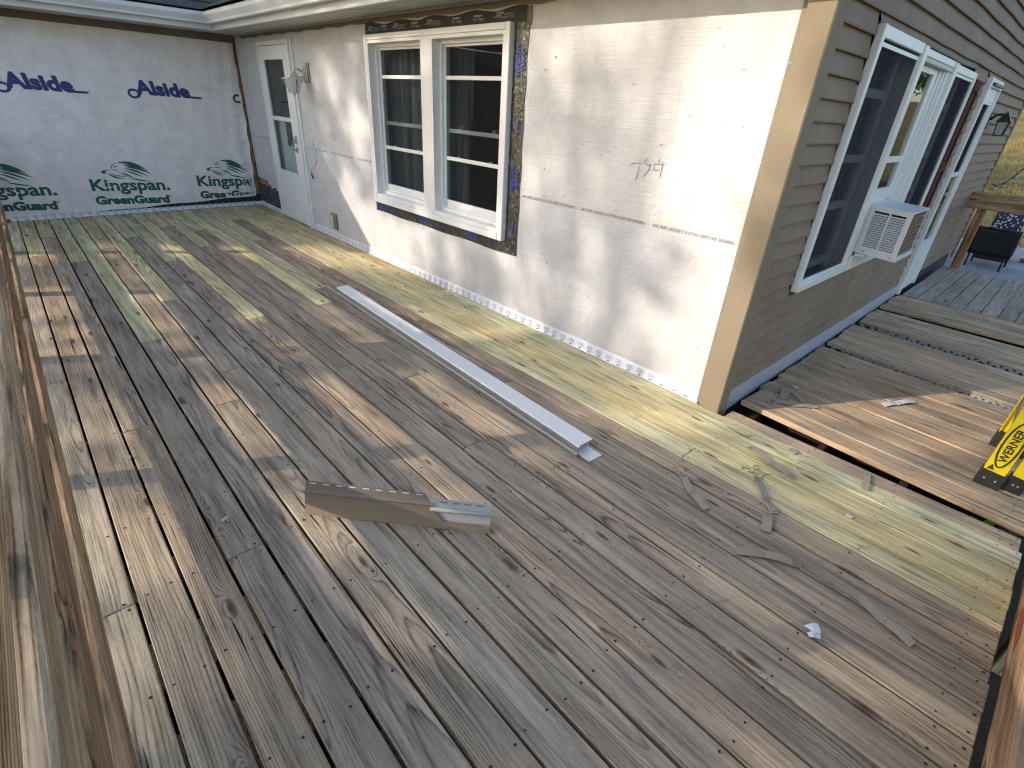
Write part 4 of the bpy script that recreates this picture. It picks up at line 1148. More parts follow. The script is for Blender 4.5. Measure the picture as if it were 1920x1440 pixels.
# side door
d2 = empty('door', (XS, 4.23, 0.0), None, None, parent=house)
def d2p(name, mat, *b, ch=0.0): return part(name, mat, d2, *b, ch=ch)
d2p('door_frame', 'doorwhite', (7.585, 7.645, 3.862, 3.93, 0.01, 2.0), ch=0.003); d2p('door_frame', 'doorwhite', (7.585, 7.635, 4.565, 4.608, 0.01, 1.97), ch=0.003); d2p('door_frame', 'doorwhite', (7.585, 7.64, 3.9305, 4.5645, 1.93, 1.998), ch=0.003)
d2p('door_closer', 'darkmetal', (7.641, 7.662, 3.98, 4.50, 1.945, 1.965))
d2p('door_slab', 'doorwhite', (7.59, 7.618, 3.932, 4.563, 0.015, 0.53), (7.59, 7.618, 3.932, 4.563, 1.80, 1.928), (7.59, 7.617, 3.932, 4.09, 0.53, 1.80), (7.59, 7.617, 4.48, 4.563, 0.53, 1.80), (7.59, 7.619, 4.09, 4.48, 1.165, 1.205), ch=0.002)
d2p('insect_screen', 'screen', (7.600, 7.6005, 4.09, 4.48, 1.205, 1.80)); d2p('pane', 'glass', (7.604, 7.606, 4.09, 4.48, 0.53, 1.165))
m = MB(); m.box(7.62, 7.66, 4.10, 4.24, 0.995, 1.02, ch=0.004); m.build('handle', 'chrome', d2)

# ---------------------------------------------------------------- things fixed to the house
ac = empty('air_conditioner', (7.76, 1.77, 0.742), 'white window air conditioner with louvred side under the middle sash', 'air conditioner')
def tilt(x, z): return z - 0.06 * (x - 7.64)
AX0, AX1, AY0, AY1, AZ0, AZ1 = 7.53, 7.888, 1.55, 1.99, 0.765, 1.092
class AMB(MB):
    def tb(self, x0, x1, y0, y1, z0, z1):
        vs = [(x, y, tilt(x, z)) for z in (z0, z1) for x, y in ((x0, y0), (x1, y0), (x1, y1), (x0, y1))]
        return self.add(vs, [(0, 3, 2, 1), (4, 5, 6, 7), (0, 1, 5, 4), (1, 2, 6, 5), (2, 3, 7, 6), (3, 0, 4, 7)])
m = AMB()
m.tb(AX0, AX1, AY0, AY1, AZ1 - 0.012, AZ1); m.tb(AX0, AX1 + 0.004, AY0, AY1, AZ0, AZ0 + 0.035)
m.tb(AX0, 7.665, AY0 + .001, AY0 + 0.012, AZ0 + .035, AZ1 - .012); m.tb(AX1 - 0.032, AX1, AY0 + .001, AY0 + 0.014, AZ0 + .035, AZ1 - .012)
m.tb(7.665, AX1 - .032, AY0 + .0015, AY0 + 0.012, AZ0 + .035, AZ0 + 0.055); m.tb(7.665, AX1 - .032, AY0 + .0015, AY0 + 0.012, AZ1 - .035, AZ1 - .012)
m.tb(7.757, 7.767, AY0 + .0012, AY0 + 0.012, AZ0 + .055, AZ1 - .035)
m.tb(AX1 - 0.012, AX1, AY1 - 0.02, AY1, AZ0 + .035, AZ1 - .012); m.tb(AX0, AX1, AY1 - 0.006, AY1 + .001, AZ0 + 0.035, AZ1 - .012)
m.build('casing', 'acbody', ac)
n = 15
for q in range(n):
    z = AZ0 + 0.062 + q * (AZ1 - AZ0 - 0.104) / n
    for a, b in ((7.6655, 7.7565), (7.7675, AX1 - .0325)):
        m = AMB(); m.add([(a, AY0 + .002, tilt(a, z)), (b, AY0 + .002, tilt(b, z)), (b, AY0 + .012, tilt(b, z + .008)), (a, AY0 + .012, tilt(a, z + .008)), (a, AY0 + .002, tilt(a, z - .0015)), (b, AY0 + .002, tilt(b, z - .0015)), (b, AY0 + .012, tilt(b, z + .0065)), (a, AY0 + .012, tilt(a, z + .0065))],
                  [(0, 1, 2, 3), (7, 6, 5, 4), (0, 4, 5, 1), (1, 5, 6, 2), (2, 6, 7, 3), (3, 7, 4, 0)])
        m.build('louvre', 'acbody', ac)
m = AMB(); m.tb(7.60, AX1 - 0.06, AY0 + 0.05, AY0 + 0.06, AZ0 + .04, AZ1 - .02); m.build('dark_inside', 'blackhole', ac)
m = AMB(); nf = 26
for q in range(nf):
    y = AY0 + 0.02 + (AY1 - AY0 - 0.045) * q / nf
    m.tb(AX1 - 0.028, AX1 - 0.006, y, y + 0.004, AZ0 + 0.036, AZ1 - 0.013)
for q in range(9):
    z = AZ0 + 0.05 + q * 0.029
    m.tb(AX1 - 0.007, AX1 - 0.002, AY0 + .015, AY1 - .02, z, z + 0.006)
m.build('condenser_fins', 'fins', ac, kind='stuff')
m = AMB(); m.tb(AX1 - 0.05, AX1 - 0.03, AY0 + .015, AY1 - .02, AZ0 + .036, AZ1 - .013); m.build('fin_backing', 'blackhole', ac)
m = MB()
for x, z in ((7.69, 0.785), (7.85, 0.775)): m.lathe((x, AY0, z), [(0.006, 0), (0.006, 0.003), (0, 0.004)], 8, 'y')
m.build('screws', 'chrome', ac, kind='stuff')
m = MB(); m.box(7.64, 7.70, 1.56, 1.98, 0.742, 0.758); m.build('support_bracket', 'white', ac)
m = MB()
for q in range(30):
    x, y = rng.uniform(7.68, 7.80), rng.uniform(1.58, 1.8)
    m.tube([(x, y, tilt(x, AZ1) + 0.001), (x + rng.uniform(-.02, .02), y + rng.uniform(-.03, .03), tilt(x, AZ1) + 0.004)], 0.003, 4)

# white carriage lamp by the door
lp = empty('wall_lantern', (2.23, 0, 1.74), 'old white carriage lantern on the wrapped wall beside the white door', 'lantern')
m = MB(); m.box(2.20, 2.33, -0.012, -0.0065, 1.645, 1.835); m.build('mounting_board', 'beigeblock', lp)
m = MB(); m.box(2.18, 2.30, -0.026, -0.0125, 1.655, 1.825, ch=0.006); m.box(2.19, 2.29, -0.040, -0.0265, 1.67, 1.81, ch=0.008); m.box(2.205, 2.275, -0.054, -0.0405, 1.69, 1.79, ch=0.008)
m.build('back_plate', 'lampwhite', lp)
m = MB(); m.tube([(2.24, -0.054, 1.75), (2.24, -0.09, 1.77), (2.24, -0.13, 1.765), (2.24, -0.15, 1.74), (2.24, -0.16, 1.70)], 0.011, 8); m.tube([(2.24, -0.054, 1.70), (2.24, -0.09, 1.69), (2.24, -0.12, 1.72), (2.24, -0.14, 1.75)], 0.007, 6)
m.build('arm', 'lampwhite', lp)
LC = (2.24, -0.165)
def sq(cx, cy, r, z): return [(cx - r, cy - r, z), (cx + r, cy - r, z), (cx + r, cy + r, z), (cx - r, cy + r, z)]
m = MB()
m.add(sq(*LC, 0.092, 1.668) + sq(*LC, 0.092, 1.674) + sq(*LC, 0.045, 1.69) + sq(*LC, 0.03, 1.72), [(3, 2, 1, 0)] + [(a + 4 * l, (a + 1) % 4 + 4 * l, (a + 1) % 4 + 4 * l + 4, a + 4 * l + 4) for l in range(3) for a in range(4)])
m.build('cap', 'lampwhite', lp)
m = MB()
for sx in (-1, 1):
    for sy in (-1, 1):
        m.tube([(LC[0] + sx * 0.075, LC[1] + sy * 0.075, 1.668), (LC[0] + sx * 0.036, LC[1] + sy * 0.036, 1.545)], 0.006, 6)
m.add(sq(*LC, 0.042, 1.532) + sq(*LC, 0.042, 1.547), [(3, 2, 1, 0), (4, 5, 6, 7)] + [(a, (a + 1) % 4, (a + 1) % 4 + 4, a + 4) for a in range(4)])
m.lathe((*LC, 1.500), [(0.001, 0), (0.012, 0.008), (0.010, 0.022), (0.018, 0.032)], 10)
m.build('cage', 'lampwhite', lp)
m = MB(); m.add(sq(*LC, 0.034, 1.548) + sq(*LC, 0.071, 1.666), [(a, (a + 1) % 4, (a + 1) % 4 + 4, a + 4) for a in range(4)]); m.build('glass', 'lampglass', lp)

l2 = empty('wall_lantern', (7.66, 4.74, 1.66), 'dark bronze lantern on the tan siding past the side door', 'lantern')
m = MB(); m.box(7.612, 7.63, 4.70, 4.80, 1.60, 1.74, ch=0.006); m.build('back_plate', 'darkmetal', l2)
m = MB(); m.tube([(7.63, 4.75, 1.69), (7.67, 4.75, 1.735), (7.72, 4.75, 1.74), (7.745, 4.75, 1.71)], 0.012, 8); m.build('arm', 'darkmetal', l2)
LC2 = (7.745, 4.75)
m = MB(); m.add(sq(*LC2, 0.056, 1.672) + sq(*LC2, 0.056, 1.68) + sq(*LC2, 0.03, 1.72) + sq(*LC2, 0.005, 1.76), [(3, 2, 1, 0)] + [(a + 4 * l, (a + 1) % 4 + 4 * l, (a + 1) % 4 + 4 * l + 4, a + 4 * l + 4) for l in range(3) for a in range(4)]); m.build('cap', 'darkmetal', l2)
m = MB()
for sx in (-1, 1):
    for sy in (-1, 1): m.tube([(LC2[0] + sx * 0.045, LC2[1] + sy * 0.045, 1.672), (LC2[0] + sx * 0.034, LC2[1] + sy * 0.034, 1.555)], 0.005, 6)
m.add(sq(*LC2, 0.038, 1.545) + sq(*LC2, 0.038, 1.555), [(3, 2, 1, 0), (4, 5, 6, 7)] + [(a, (a + 1) % 4, (a + 1) % 4 + 4, a + 4) for a in range(4)])
m.build('cage', 'darkmetal', l2)
m = MB(); m.add(sq(*LC2, 0.032, 1.556) + sq(*LC2, 0.042, 1.671), [(a, (a + 1) % 4, (a + 1) % 4 + 4, a + 4) for a in range(4)])
M['frost'] = plain('seeded_lamp_glass', (0.30, 0.33, 0.34), 0.2); m.build('glass', 'frost', l2)

ob = empty('outlet_box', (2.54, 0, 0.11), 'beige outdoor socket box low on the wrapped wall by the door', 'outlet')
m = MB(); m.box(2.49, 2.63, -0.03, -0.006, 0.115, 0.295, ch=0.006); m.build('mounting_block', 'beigeblock', ob)
m = MB(); m.box(2.505, 2.60, -0.058, -0.0305, 0.135, 0.275, ch=0.008); m.build('cover', 'lampwhite', ob)
m = MB(); m.box(2.545, 2.555, -0.0595, -0.0585, 0.15, 0.26); m.build('cover_seam', 'darkink', ob)

m = MB()
pth = []
ctrl = [(2.303, 1.113), (2.24, 1.085), (2.205, 1.035), (2.24, 0.985), (2.264, 0.953), (2.26, 0.88), (2.20, 0.79), (2.10, 0.735), (2.085, 0.70), (2.10, 0.66)]
m.tube([(a, -0.012 - 0.01 * math.sin(i), b) for i, (a, b) in enumerate(ctrl)], 0.0038, 6)
cb = m.build('loose_cable', 'lampwhite', None, (2.2, -0.01, 0.9)); tag(cb, 'thin pale cable hanging loose on the wrapped wall', 'cable')
m = MB(); m.tube([(2.085, -0.02, 0.69), (2.09, -0.022, 0.66), (2.115, -0.02, 0.63)], 0.008, 7); m.build('cable_end', 'rubber', cb)

# ---------------------------------------------------------------- loose things on the decks
# long white channel trim
ct = empty('metal_trim', (5.9, -0.9, 0), 'long white folded metal trim lying across the weathered boards', 'trim')
TA, TB = Vector((4.435, -0.768, 0)), Vector((7.373, -0.880, 0))
TD = (TB - TA).normalized(); TN = Vector((TD.y, -TD.x, 0))     # TN points to the viewer's side
def tr(a, b, prof, name, mat, ext=0.0):
    m = MB(); n = len(prof)
    p0, p1 = TA + TD * a, TA + TD * b
    vs = [p0 + TN * o + Vector((0, 0, z)) for o, z in prof] + [p1 + TN * o + Vector((0, 0, z)) for o, z in prof]
    m.add(vs, [(i, i + 1, i + 1 + n, i + n) for i in range(n - 1)])
    o = m.build(name, mat, ct, fix=False)
    sm = o.modifiers.new('thick', 'SOLIDIFY'); sm.thickness = 0.0015
    return o
LT = (TB - TA).length
tr(0, LT, [(0.030, 0.060), (0.128, 0.056), (0.135, 0.047)], 'top_face', 'whitemetal')
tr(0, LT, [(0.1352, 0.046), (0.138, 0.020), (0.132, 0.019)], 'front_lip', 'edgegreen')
tr(-0.2, LT + 0.008, [(0.150, 0.004), (0.1505, 0.012), (0.142, 0.020)], 'lower_lip', 'lipmetal')
tr(0.0, LT + 0.075, [(0.033, 0.003), (0.128, 0.003), (0.130, 0.018)], 'bottom_face', 'whitemetal')
tr(0, LT - 0.02, [(0.0305, 0.058), (0.032, 0.002)], 'back_face', 'whitemetal')

# cut length of vinyl siding, standing on its edge
sp_ = empty('siding_offcut', (7.2, -1.98, 0), 'clay coloured siding offcut standing on edge in the middle of the deck', 'siding offcut')
SA, SB = Vector((6.919, -2.241, 0)), Vector((7.498, -1.713, 0))
SDv = (SB - SA).normalized(); SBk = Vector((-SDv.y, SDv.x, 0)); SLen = (SB - SA).length
def sp3(t, h, d):
    h *= 0.95
    return SA + SDv * t + SBk * (d + 0.3 * h) + Vector((0, 0, h + 0.002))
m = MB()
def face(poly, d=0.0): m.add([sp3(t, h, d) for t, h in poly], [tuple(range(len(poly)))])
face([(0, 0), (SLen, 0), (SLen, 0.032), (0.585, 0.032), (0.53, 0.102), (0, 0.102)])
m.add([sp3(0, 0, 0), sp3(SLen, 0, 0), sp3(SLen, 0.003, 0.018), sp3(0, 0.003, 0.018)], [(0, 1, 2, 3)])
o = m.build('lower_panel', 'offcut', sp_, fix=False); o.modifiers.new('t', 'SOLIDIFY').thickness = 0.0014
m = MB()
m.add([sp3(-0.004, 0.100, -0.006), sp3(0.545, 0.100, -0.006), sp3(0.545, 0.107, -0.010), sp3(-0.004, 0.107, -0.010), sp3(0.545, 0.112, 0.0), sp3(-0.004, 0.112, 0.0)], [(0, 1, 2, 3), (3, 2, 4, 5)])
o = m.build('lock_fold', 'offcut', sp_, fix=False); o.modifiers.new('t', 'SOLIDIFY').thickness = 0.0014
m = MB(); m.add([sp3(0.004, 0.112, 0.001), sp3(0.525, 0.112, 0.001), sp3(0.505, 0.148, 0.004), sp3(0.002, 0.150, 0.004)], [(0, 1, 2, 3)])
o = m.build('nail_hem', 'offcut', sp_, fix=False); o.modifiers.new('t', 'SOLIDIFY').thickness = 0.0014
m = MB()
for q in range(9):
    t = 0.02 + q * 0.056
    m.add([sp3(t, 0.140, 0.0005), sp3(t + 0.028, 0.140, 0.0005), sp3(t + 0.028, 0.1445, 0.001), sp3(t, 0.1445, 0.001)], [(0, 1, 2, 3)])
m.build('nail_slots', 'paper', sp_, fix=False, kind='stuff')
m = MB()
m.add([sp3(0.50, 0.02, 0.012), sp3(SLen - 0.004, 0.02, 0.012), sp3(SLen - 0.002, 0.082, 0.010), sp3(0.50, 0.082, 0.010)], [(0, 1, 2, 3)])
o = m.build('back_panel', 'scrapback', sp_, fix=False); o.modifiers.new('t', 'SOLIDIFY').thickness = 0.0014
m = MB(); m.tube([sp3(0.53, 0.086, -0.002), sp3(SLen, 0.086, -0.002)], 0.0085, 8); m.build('back_roll', 'scrapback', sp_)
m = MB(); m.add([sp3(0.53, 0.092, 0.004), sp3(SLen, 0.092, 0.004), sp3(SLen, 0.126, 0.006), sp3(0.52, 0.128, 0.006)], [(0, 1, 2, 3)])
o = m.build('back_hem', 'scrapback', sp_, fix=False); o.modifiers.new('t', 'SOLIDIFY').thickness = 0.0014
m = MB()
for q in range(4):
    t = 0.57 + q * 0.05
    m.add([sp3(t, 0.114, 0.003), sp3(t + 0.03, 0.114, 0.003), sp3(t + 0.03, 0.119, 0.0035), sp3(t, 0.119, 0.0035)], [(0, 1, 2, 3)])
m.build('nail_slots', 'darkink', sp_, fix=False, kind='stuff')

def vstrip(name_label, pts, wid=0.035, curl=0.012, teeth=0, z0=0.004, mat='scrap', seed=0):
    """a snapped-off vinyl nailing strip: steps where the slots were, one end toothed"""
    a, b = Vector((*pts[0], 0)), Vector((*pts[-1], 0))
    r = empty('vinyl_scrap', ((a + b) / 2), name_label, 'vinyl scrap', 'vinyl scraps scattered over the decks')
    P = [Vector((*p, 0)) for p in pts]
    rr = random.Random(seed)
    for s_ in range(len(P) - 1):
        m = MB()
        p, q = P[s_], P[s_ + 1]
        d = (q - p); L = d.length; d.normalize(); nrm = Vector((-d.y, d.x, 0))
        n = 8; off = rr.uniform(-0.004, 0.004)
        vs = []
        for i in range(n + 1):
            t = i / n
            h = z0 + 0.55 * curl * math.sin(math.pi * t) + 0.003 * s_
            c = p + d * (L * t * 1.02) + nrm * off
            vs += [c - nrm * wid / 2 + Vector((0, 0, h)), c + nrm * wid / 2 + Vector((0, 0, h + 0.004))]
        m.add(vs, [(2 * i, 2 * i + 1, 2 * i + 3, 2 * i + 2) for i in range(n)])
        # folded long edge
        m.add([vs[2 * i + 1] for i in range(n + 1)] + [vs[2 * i + 1] + Vector((0, 0, -0.006)) + nrm * 0.002 for i in range(n + 1)], [(i, i + 1, i + n + 2, i + n + 1) for i in range(n)])
        o = m.build('strip', mat, r, fix=False); o.modifiers.new('t', 'SOLIDIFY').thickness = 0.0028
        if teeth and s_ == len(P) - 2:
            m = MB()
            for k2 in range(4):
                c = q + d * (0.006 + 0.009 * k2) + Vector((0, 0, z0 + 0.004))
                m.obox(c, d, nrm, (0, 0, 1), 0.005, wid * (0.98 - 0.06 * k2), 0.003)
            m.build('slot_tab', mat, r, kind='stuff')
        m = MB(); c = p + d * 0.010 + Vector((0, 0, z0 + 0.0075 + 0.003 * s_)); m.obox(c, d, nrm, (0, 0, 1), 0.003, wid * 0.8, 0.001); m.obox(c + d * 0.010, d, nrm, (0, 0, 1), 0.002, wid * 0.8, 0.001); m.build('slot_line', 'darkink', r, kind='stuff')
vstrip('curled clay vinyl scrap crossing a knot on the new boards', [(7.905, -0.225), (8.047, -0.275), (8.145, -0.302)], teeth=1, seed=1)
vstrip('long bent vinyl scrap from new boards onto old ones', [(8.225, -0.64), (8.162, -0.585), (8.074, -0.483)], teeth=1, seed=2)
vstrip('short vinyl scrap touching the end of the long bent one', [(8.206, -0.676), (8.243, -0.785)], wid=0.04, curl=0.005, seed=3)
vstrip('upright little vinyl scrap on the grey edge board', [(8.408, 0.040), (8.440, -0.112)], wid=0.03, curl=0.006, seed=4)
vstrip('two-piece vinyl scrap alone on the grey boards between trim and paper', [(8.195, -1.018), (8.279, -0.940), (8.385, -0.882)], teeth=1, wid=0.038, curl=0.01, seed=5)
vstrip('flat kinked vinyl scrap nearest the end of the white trim', [(7.800, -0.730), (7.892, -0.815), (8.003, -0.868)], wid=0.035, curl=0.004, seed=6)
vstrip('long vinyl scrap lying nearest the end railing', [(8.605, -0.845), (8.710, -0.892), (8.81, -0.925)], wid=0.037, curl=0.010, seed=7)
vstrip('tall vinyl offcut at the back of the pile by the corner post', [(7.751, 0.665), (7.805, 0.48)], wid=0.05, curl=0.01, seed=8)
vstrip('vinyl scrap at the left front of the pile by the corner post', [(7.770, 0.40), (7.86, 0.456)], wid=0.04, curl=0.008, seed=9)
vstrip('toothed vinyl scrap at the right front of the pile by the corner post', [(7.862, 0.434), (7.960, 0.53)], wid=0.04, teeth=1, seed=10)
vstrip('thin dark vinyl sliver across the pile by the corner post', [(7.81, 0.615), (7.90, 0.54)], wid=0.016, curl=0.012, seed=11)
vstrip('lone pale vinyl scrap out on the orange side deck', [(8.25, 0.94), (8.300, 1.036), (8.37, 1.16)], wid=0.036, curl=0.014, teeth=0, mat='scrapback', seed=12)
vstrip('small square of vinyl on the palest new board', [(8.057, -0.060), (8.098, -0.078)], wid=0.03, curl=0.002, seed=13)

m = MB()
pp = [(8.530, -1.140), (8.548, -1.112), (8.560, -1.098), (8.575, -1.112), (8.583, -1.132), (8.590, -1.152), (8.575, -1.165), (8.562, -1.178), (8.550, -1.165), (8.560, -1.148), (8.545, -1.140)]
cx, cy = 8.562, -1.138
vs = [(cx, cy, 0.012)] + [(a, b, 0.004 + 0.008 * abs(math.sin(i * 1.9))) for i, (a, b) in enumerate(pp)]
m.add(vs, [(0, i + 1, (i + 1) % len(pp) + 1) for i in range(len(pp))])
o = m.build('paper_scrap', 'paper', None, (cx, cy, 0), fix=False); tag(o, 'torn crumpled white paper scrap on the grey boards', 'paper')
m = MB(); stroke(m, [(8.572, -1.150), (8.580, -1.140), (8.586, -1.148)], 0.002, lambda u, v: (u, v, 0.0135)); stroke(m, [(8.565, -1.155), (8.575, -1.160)], 0.002, lambda u, v: (u, v, 0.0125))
m.build('printed_mark', 'violetink', o, fix=False)
m = MB(); m.tube([(8.228, -1.395, 0.003), (8.265, -1.318, 0.006), (8.305, -1.24, 0.004)], 0.0012, 5)
o = m.build('wire_offcut', 'chrome', None, (8.265, -1.32, 0)); tag(o, 'thin pale wire offcut lying across two grey boards', 'wire')
m = MB(); m.tube([(0.80, -1.9, 0.003), (0.78, -1.2, 0.004), (0.85, -0.9, 0.003)], 0.0018, 5)
o = m.build('pale_string', 'paper', None, (0.8, -1.4, 0)); tag(o, 'thin pale string lying on the new boards by the wrapped wing', 'string')
for i, (x, y) in enumerate(((8.45, -0.385), (6.05, -2.72), (6.75, -2.5), (7.786, 0.718))):
    m = MB(); m.obox((x, y, 0.006), (math.cos(i), math.sin(i), 0), (-math.sin(i), math.cos(i), 0), (0, 0, 1), 0.026, 0.012, 0.008)
    m.obox((x + 0.012, y + 0.006, 0.004), (math.cos(i + 1), math.sin(i + 1), 0), (-math.sin(i + 1), math.cos(i + 1), 0), (0, 0, 1), 0.014, 0.007, 0.005)
    o = m.build('wood_chip', 'scrapback', None, (x, y, 0))
    tag(o, ('pale crumb on the new boards among the vinyl scraps', 'pale wood chip near the railing beside a lit board', 'pale wood chip in a board gap near the railing', 'round pale crumb behind the vinyl pile by the corner post')[i], 'debris', 'crumbs of debris on the decks')

# dead leaf scraps by the old bent vinyl
m = MB()
for i in range(14):
    a = rng.uniform(0, 6.28); x, y = 8.02 + rng.uniform(-0.05, 0.05), -0.40 + rng.uniform(-0.05, 0.05)
    m.tube([(x, y, 0.003), (x + 0.02 * math.cos(a), y + 0.02 * math.sin(a), 0.008), (x + 0.045 * math.cos(a + .5), y + 0.045 * math.sin(a + .5), 0.004)], lambda t: 0.0025 * (1.1 - t), 5)
M['twig'] = plain('dry_twig', (0.22, 0.17, 0.07), 0.9)
o = m.build('dry_twigs', 'twig', None, (8.02, -0.40, 0)); tag(o, 'little tangle of dry twigs between two bent vinyl scraps', 'twigs')

# ---------------------------------------------------------------- stepladder
ld = empty('stepladder', (8.86, 0.7, 0), 'yellow fibreglass stepladder with black feet standing on the side deck', 'ladder')
LEANX, LEANY = 0.02, 0.03
def lad_rail(x0, x1, y, inward, H, name='side_rail'):
    """C-section rail: web faces +-Y, flanges turn inward"""
    m = MB(); t = 0.004; fl = 0.030 * inward
    prof = [(x0, y), (x1, y), (x1, y + fl), (x1 - t, y + fl), (x1 - t, y + t * inward), (x0 + t, y + t * inward), (x0 + t, y + fl), (x0, y + fl)]
    yt = (0.09 if inward > 0 else -0.09)
    m.prism(prof, lambda p: (p[0], p[1], 0.055), lambda p: (p[0] + LEANX * H, p[1] + yt, H))
    o = m.build(name, 'yellow', ld)
    m = MB()
    x0b, x1b = x0 - 0.008, x1 + 0.006
    yo = y - 0.006 * inward
    prof = [(x0b, 0.0015), (x1b - 0.006, 0.0015), (x1b, 0.012), (x1b, 0.085), (x0b + 0.004, 0.092), (x0b, 0.02)]
    m.prism(prof, lambda p: (p[0], yo, p[1]), lambda p: (p[0], y + fl + 0.012 * inward, p[1]))
    m.build('foot', 'rubber', ld)
    m = MB()
    for xx in (x0 + 0.022, x1 - 0.02): m.lathe((xx, yo, 0.045), [(0.006, 0), (0.006, 0.003), (0.0, 0.0045)] if inward > 0 else [(0.006, 0), (0.006, -0.003), (0.0, -0.0045)], 10, 'y')
    m.build('rivets', 'chrome', ld, kind='stuff')
    return o
HL = 1.83
ra = lad_rail(8.789, 8.875, 0.43, 1, HL)
rb = lad_rail(8.789, 8.875, 0.985, -1, HL)
lad_rail(8.897, 8.957, 0.47, 1, HL - 0.12, 'rear_rail'); lad_rail(8.897, 8.957, 0.945, -1, HL - 0.12, 'rear_rail')
for q in range(6):
    z = 0.30 * (q + 1)
    if z < HL - 0.1:
        dy = 0.09 * z / HL
        part('step', 'chrome', ld, (8.792 + LEANX * z, 8.872 + LEANX * z, 0.436 + dy, 0.979 - dy, z, z + 0.022), ch=0.003)
        m = MB(); m.tube([(8.93 + LEANX * z, 0.476 + dy, z), (8.93 + LEANX * z, 0.939 - dy, z)], 0.010, 8); m.build('rear_brace', 'chrome', ld)
part('top_cap', 'rubber', ld, (8.80, 9.0, 0.50, 0.915, HL - 0.005, HL + 0.05), ch=0.008)
m = MB()
def LFm(u, v): return (8.789 + LEANX * v + u, 0.4285 - 0.0008 + 0.09 * (v - 0.055) / (HL - 0.055), v)
# oval badge, lettering up the rail, warning triangle
cx, cz, ax_, az_ = 0.043, 0.245, 0.033, 0.125
stroke(m, [(cx + ax_ * math.cos(a), cz + az_ * math.sin(a)) for a in [i * 2 * math.pi / 40 for i in range(40)]], 0.008, LFm, True)
VL = lambda u, v: LFm(cx - v, u)
text(m, 'WERNER', (cz - 0.095, cz + 0.095, -0.016, 0.016), VL, bold=0.03)
m.add([LFm(0.008, 0.098), LFm(0.036, 0.098), LFm(0.022, 0.128)], [(0, 1, 2)])
M['ladderprint'] = plain('black_print', (0.03, 0.03, 0.012), 0.5)
m.build('printed_badge', 'ladderprint', ra, fix=False, kind='stuff')

# ---------------------------------------------------------------- far patio
ch = empty('wicker_chair', (7.9, 8.6, -0.35), 'low black wicker chair on the patio behind the far railing', 'chair')
def chp(name, mat, *b, ch_=0.01): return part(name, mat, ch, *b, ch=ch_)
chp('seat', 'wicker', (7.66, 8.10, 8.50, 8.98, -0.16, -0.06))
m = MB(); m.grid(lambda i, j: (7.60 + 0.54 * i / 12 , 8.46 + 0.03 * math.sin(math.pi * i / 12) - 0.10 * j / 6, -0.15 + (0.42 + 0.015 * math.cos(i * 0.5)) * j / 6), 12, 6)
o = m.build('backrest', 'wicker', ch, fix=False); o.modifiers.new('t', 'SOLIDIFY').thickness = 0.03
m = MB(); m.tube([(7.60, 8.40, 0.26), (7.74, 8.37, 0.275), (8.0, 8.37, 0.275), (8.14, 8.40, 0.26)], 0.014, 8); m.build('back_rim', 'wicker', ch)
for x in (7.62, 8.12): chp('armrest', 'wicker', (x - 0.03, x + 0.03, 8.46, 8.98, 0.03, 0.06)); chp('arm_panel', 'wicker', (x - 0.015, x + 0.015, 8.48, 8.94, -0.16, 0.029))
for x, y in ((7.64, 8.45), (8.08, 8.43), (7.66, 8.95), (8.10, 8.94)):
    m = MB(); m.tube([(x, y, -0.15), (x + 0.005, y + 0.01, -0.35)], 0.014, 8); m.build('leg', 'wicker', ch)
# patterned cushion on a second chair behind
k = NT('floral_cushion_cloth')
v = k.voro(k.coord('Object'), 22.0)
k.done(k.mix(k.math('GREATER_THAN', k.add(v['Distance'], k.mul(k.noise(k.coord('Object'), 40.0), 0.3)), 0.5), (0.5, 0.53, 0.6), (0.02, 0.025, 0.06)), 0.8)
M['floral'] = k.m
cu_ = empty('floral_cushion', (7.85, 9.35, -0.35), 'navy and white floral cushion standing behind the wicker chair', 'cushion')
m = MB()
m.grid(lambda i, j: (7.66 + 0.40 * i / 10, 9.30 + 0.12 * j / 8 - 0.07 * math.sin(math.pi * i / 10) * math.sin(math.pi * j / 8), 0.10 + 0.42 * j / 8 - 0.02 * math.sin(i)), 10, 8)
o = m.build('cushion_front', 'floral', cu_, fix=False); o.modifiers.new('t', 'SOLIDIFY').thickness = 0.08
part('stand', 'wicker', cu_, (7.64, 8.08, 9.36, 9.85, -0.35, 0.10), ch=0.01)
bk = empty('brick_edging', (8.6, 9.8, -0.35), 'row of red bricks edging the far patio', 'brick edging')
for i in range(6):
    part('brick', 'redbrick', bk, (8.22 + 0.215 * i, 8.425 + 0.215 * i, 9.7, 9.8, -0.35, -0.29), ch=0.006)
    part('brick', 'redbrick', bk, (8.30 + 0.215 * i, 8.505 + 0.215 * i, 9.7, 9.8, -0.289, -0.23), ch=0.006)

# string of bulbs drooping from the far corner
sg = empty('string_lights', (7.62, 6.9, 1.0), 'string of small bulbs drooping from the far corner of the siding', 'string lights')
pts = [(7.66 + 0.55 * t, 6.95 + 0.1 * t, 0.98 + 0.62 * t ** 1.4 - 0.05 * math.sin(t * 9)) for t in [i / 14 for i in range(15)]]
m = MB(); m.tube(pts, 0.006, 6); m.build('wire', 'rubber', sg)
for i in range(1, 14, 2):
    p = pts[i]
    m = MB(); m.lathe((p[0], p[1], p[2] - 0.075), [(0.002, 0.0), (0.018, 0.012), (0.022, 0.03), (0.012, 0.05), (0.010, 0.07)], 10); m.build('bulb', 'frost', sg)
    m = MB(); m.lathe((p[0], p[1], p[2] - 0.03), [(0.011, -0.008), (0.012, 0.03), (0.004, 0.034)], 8); m.build('socket', 'rubber', sg)

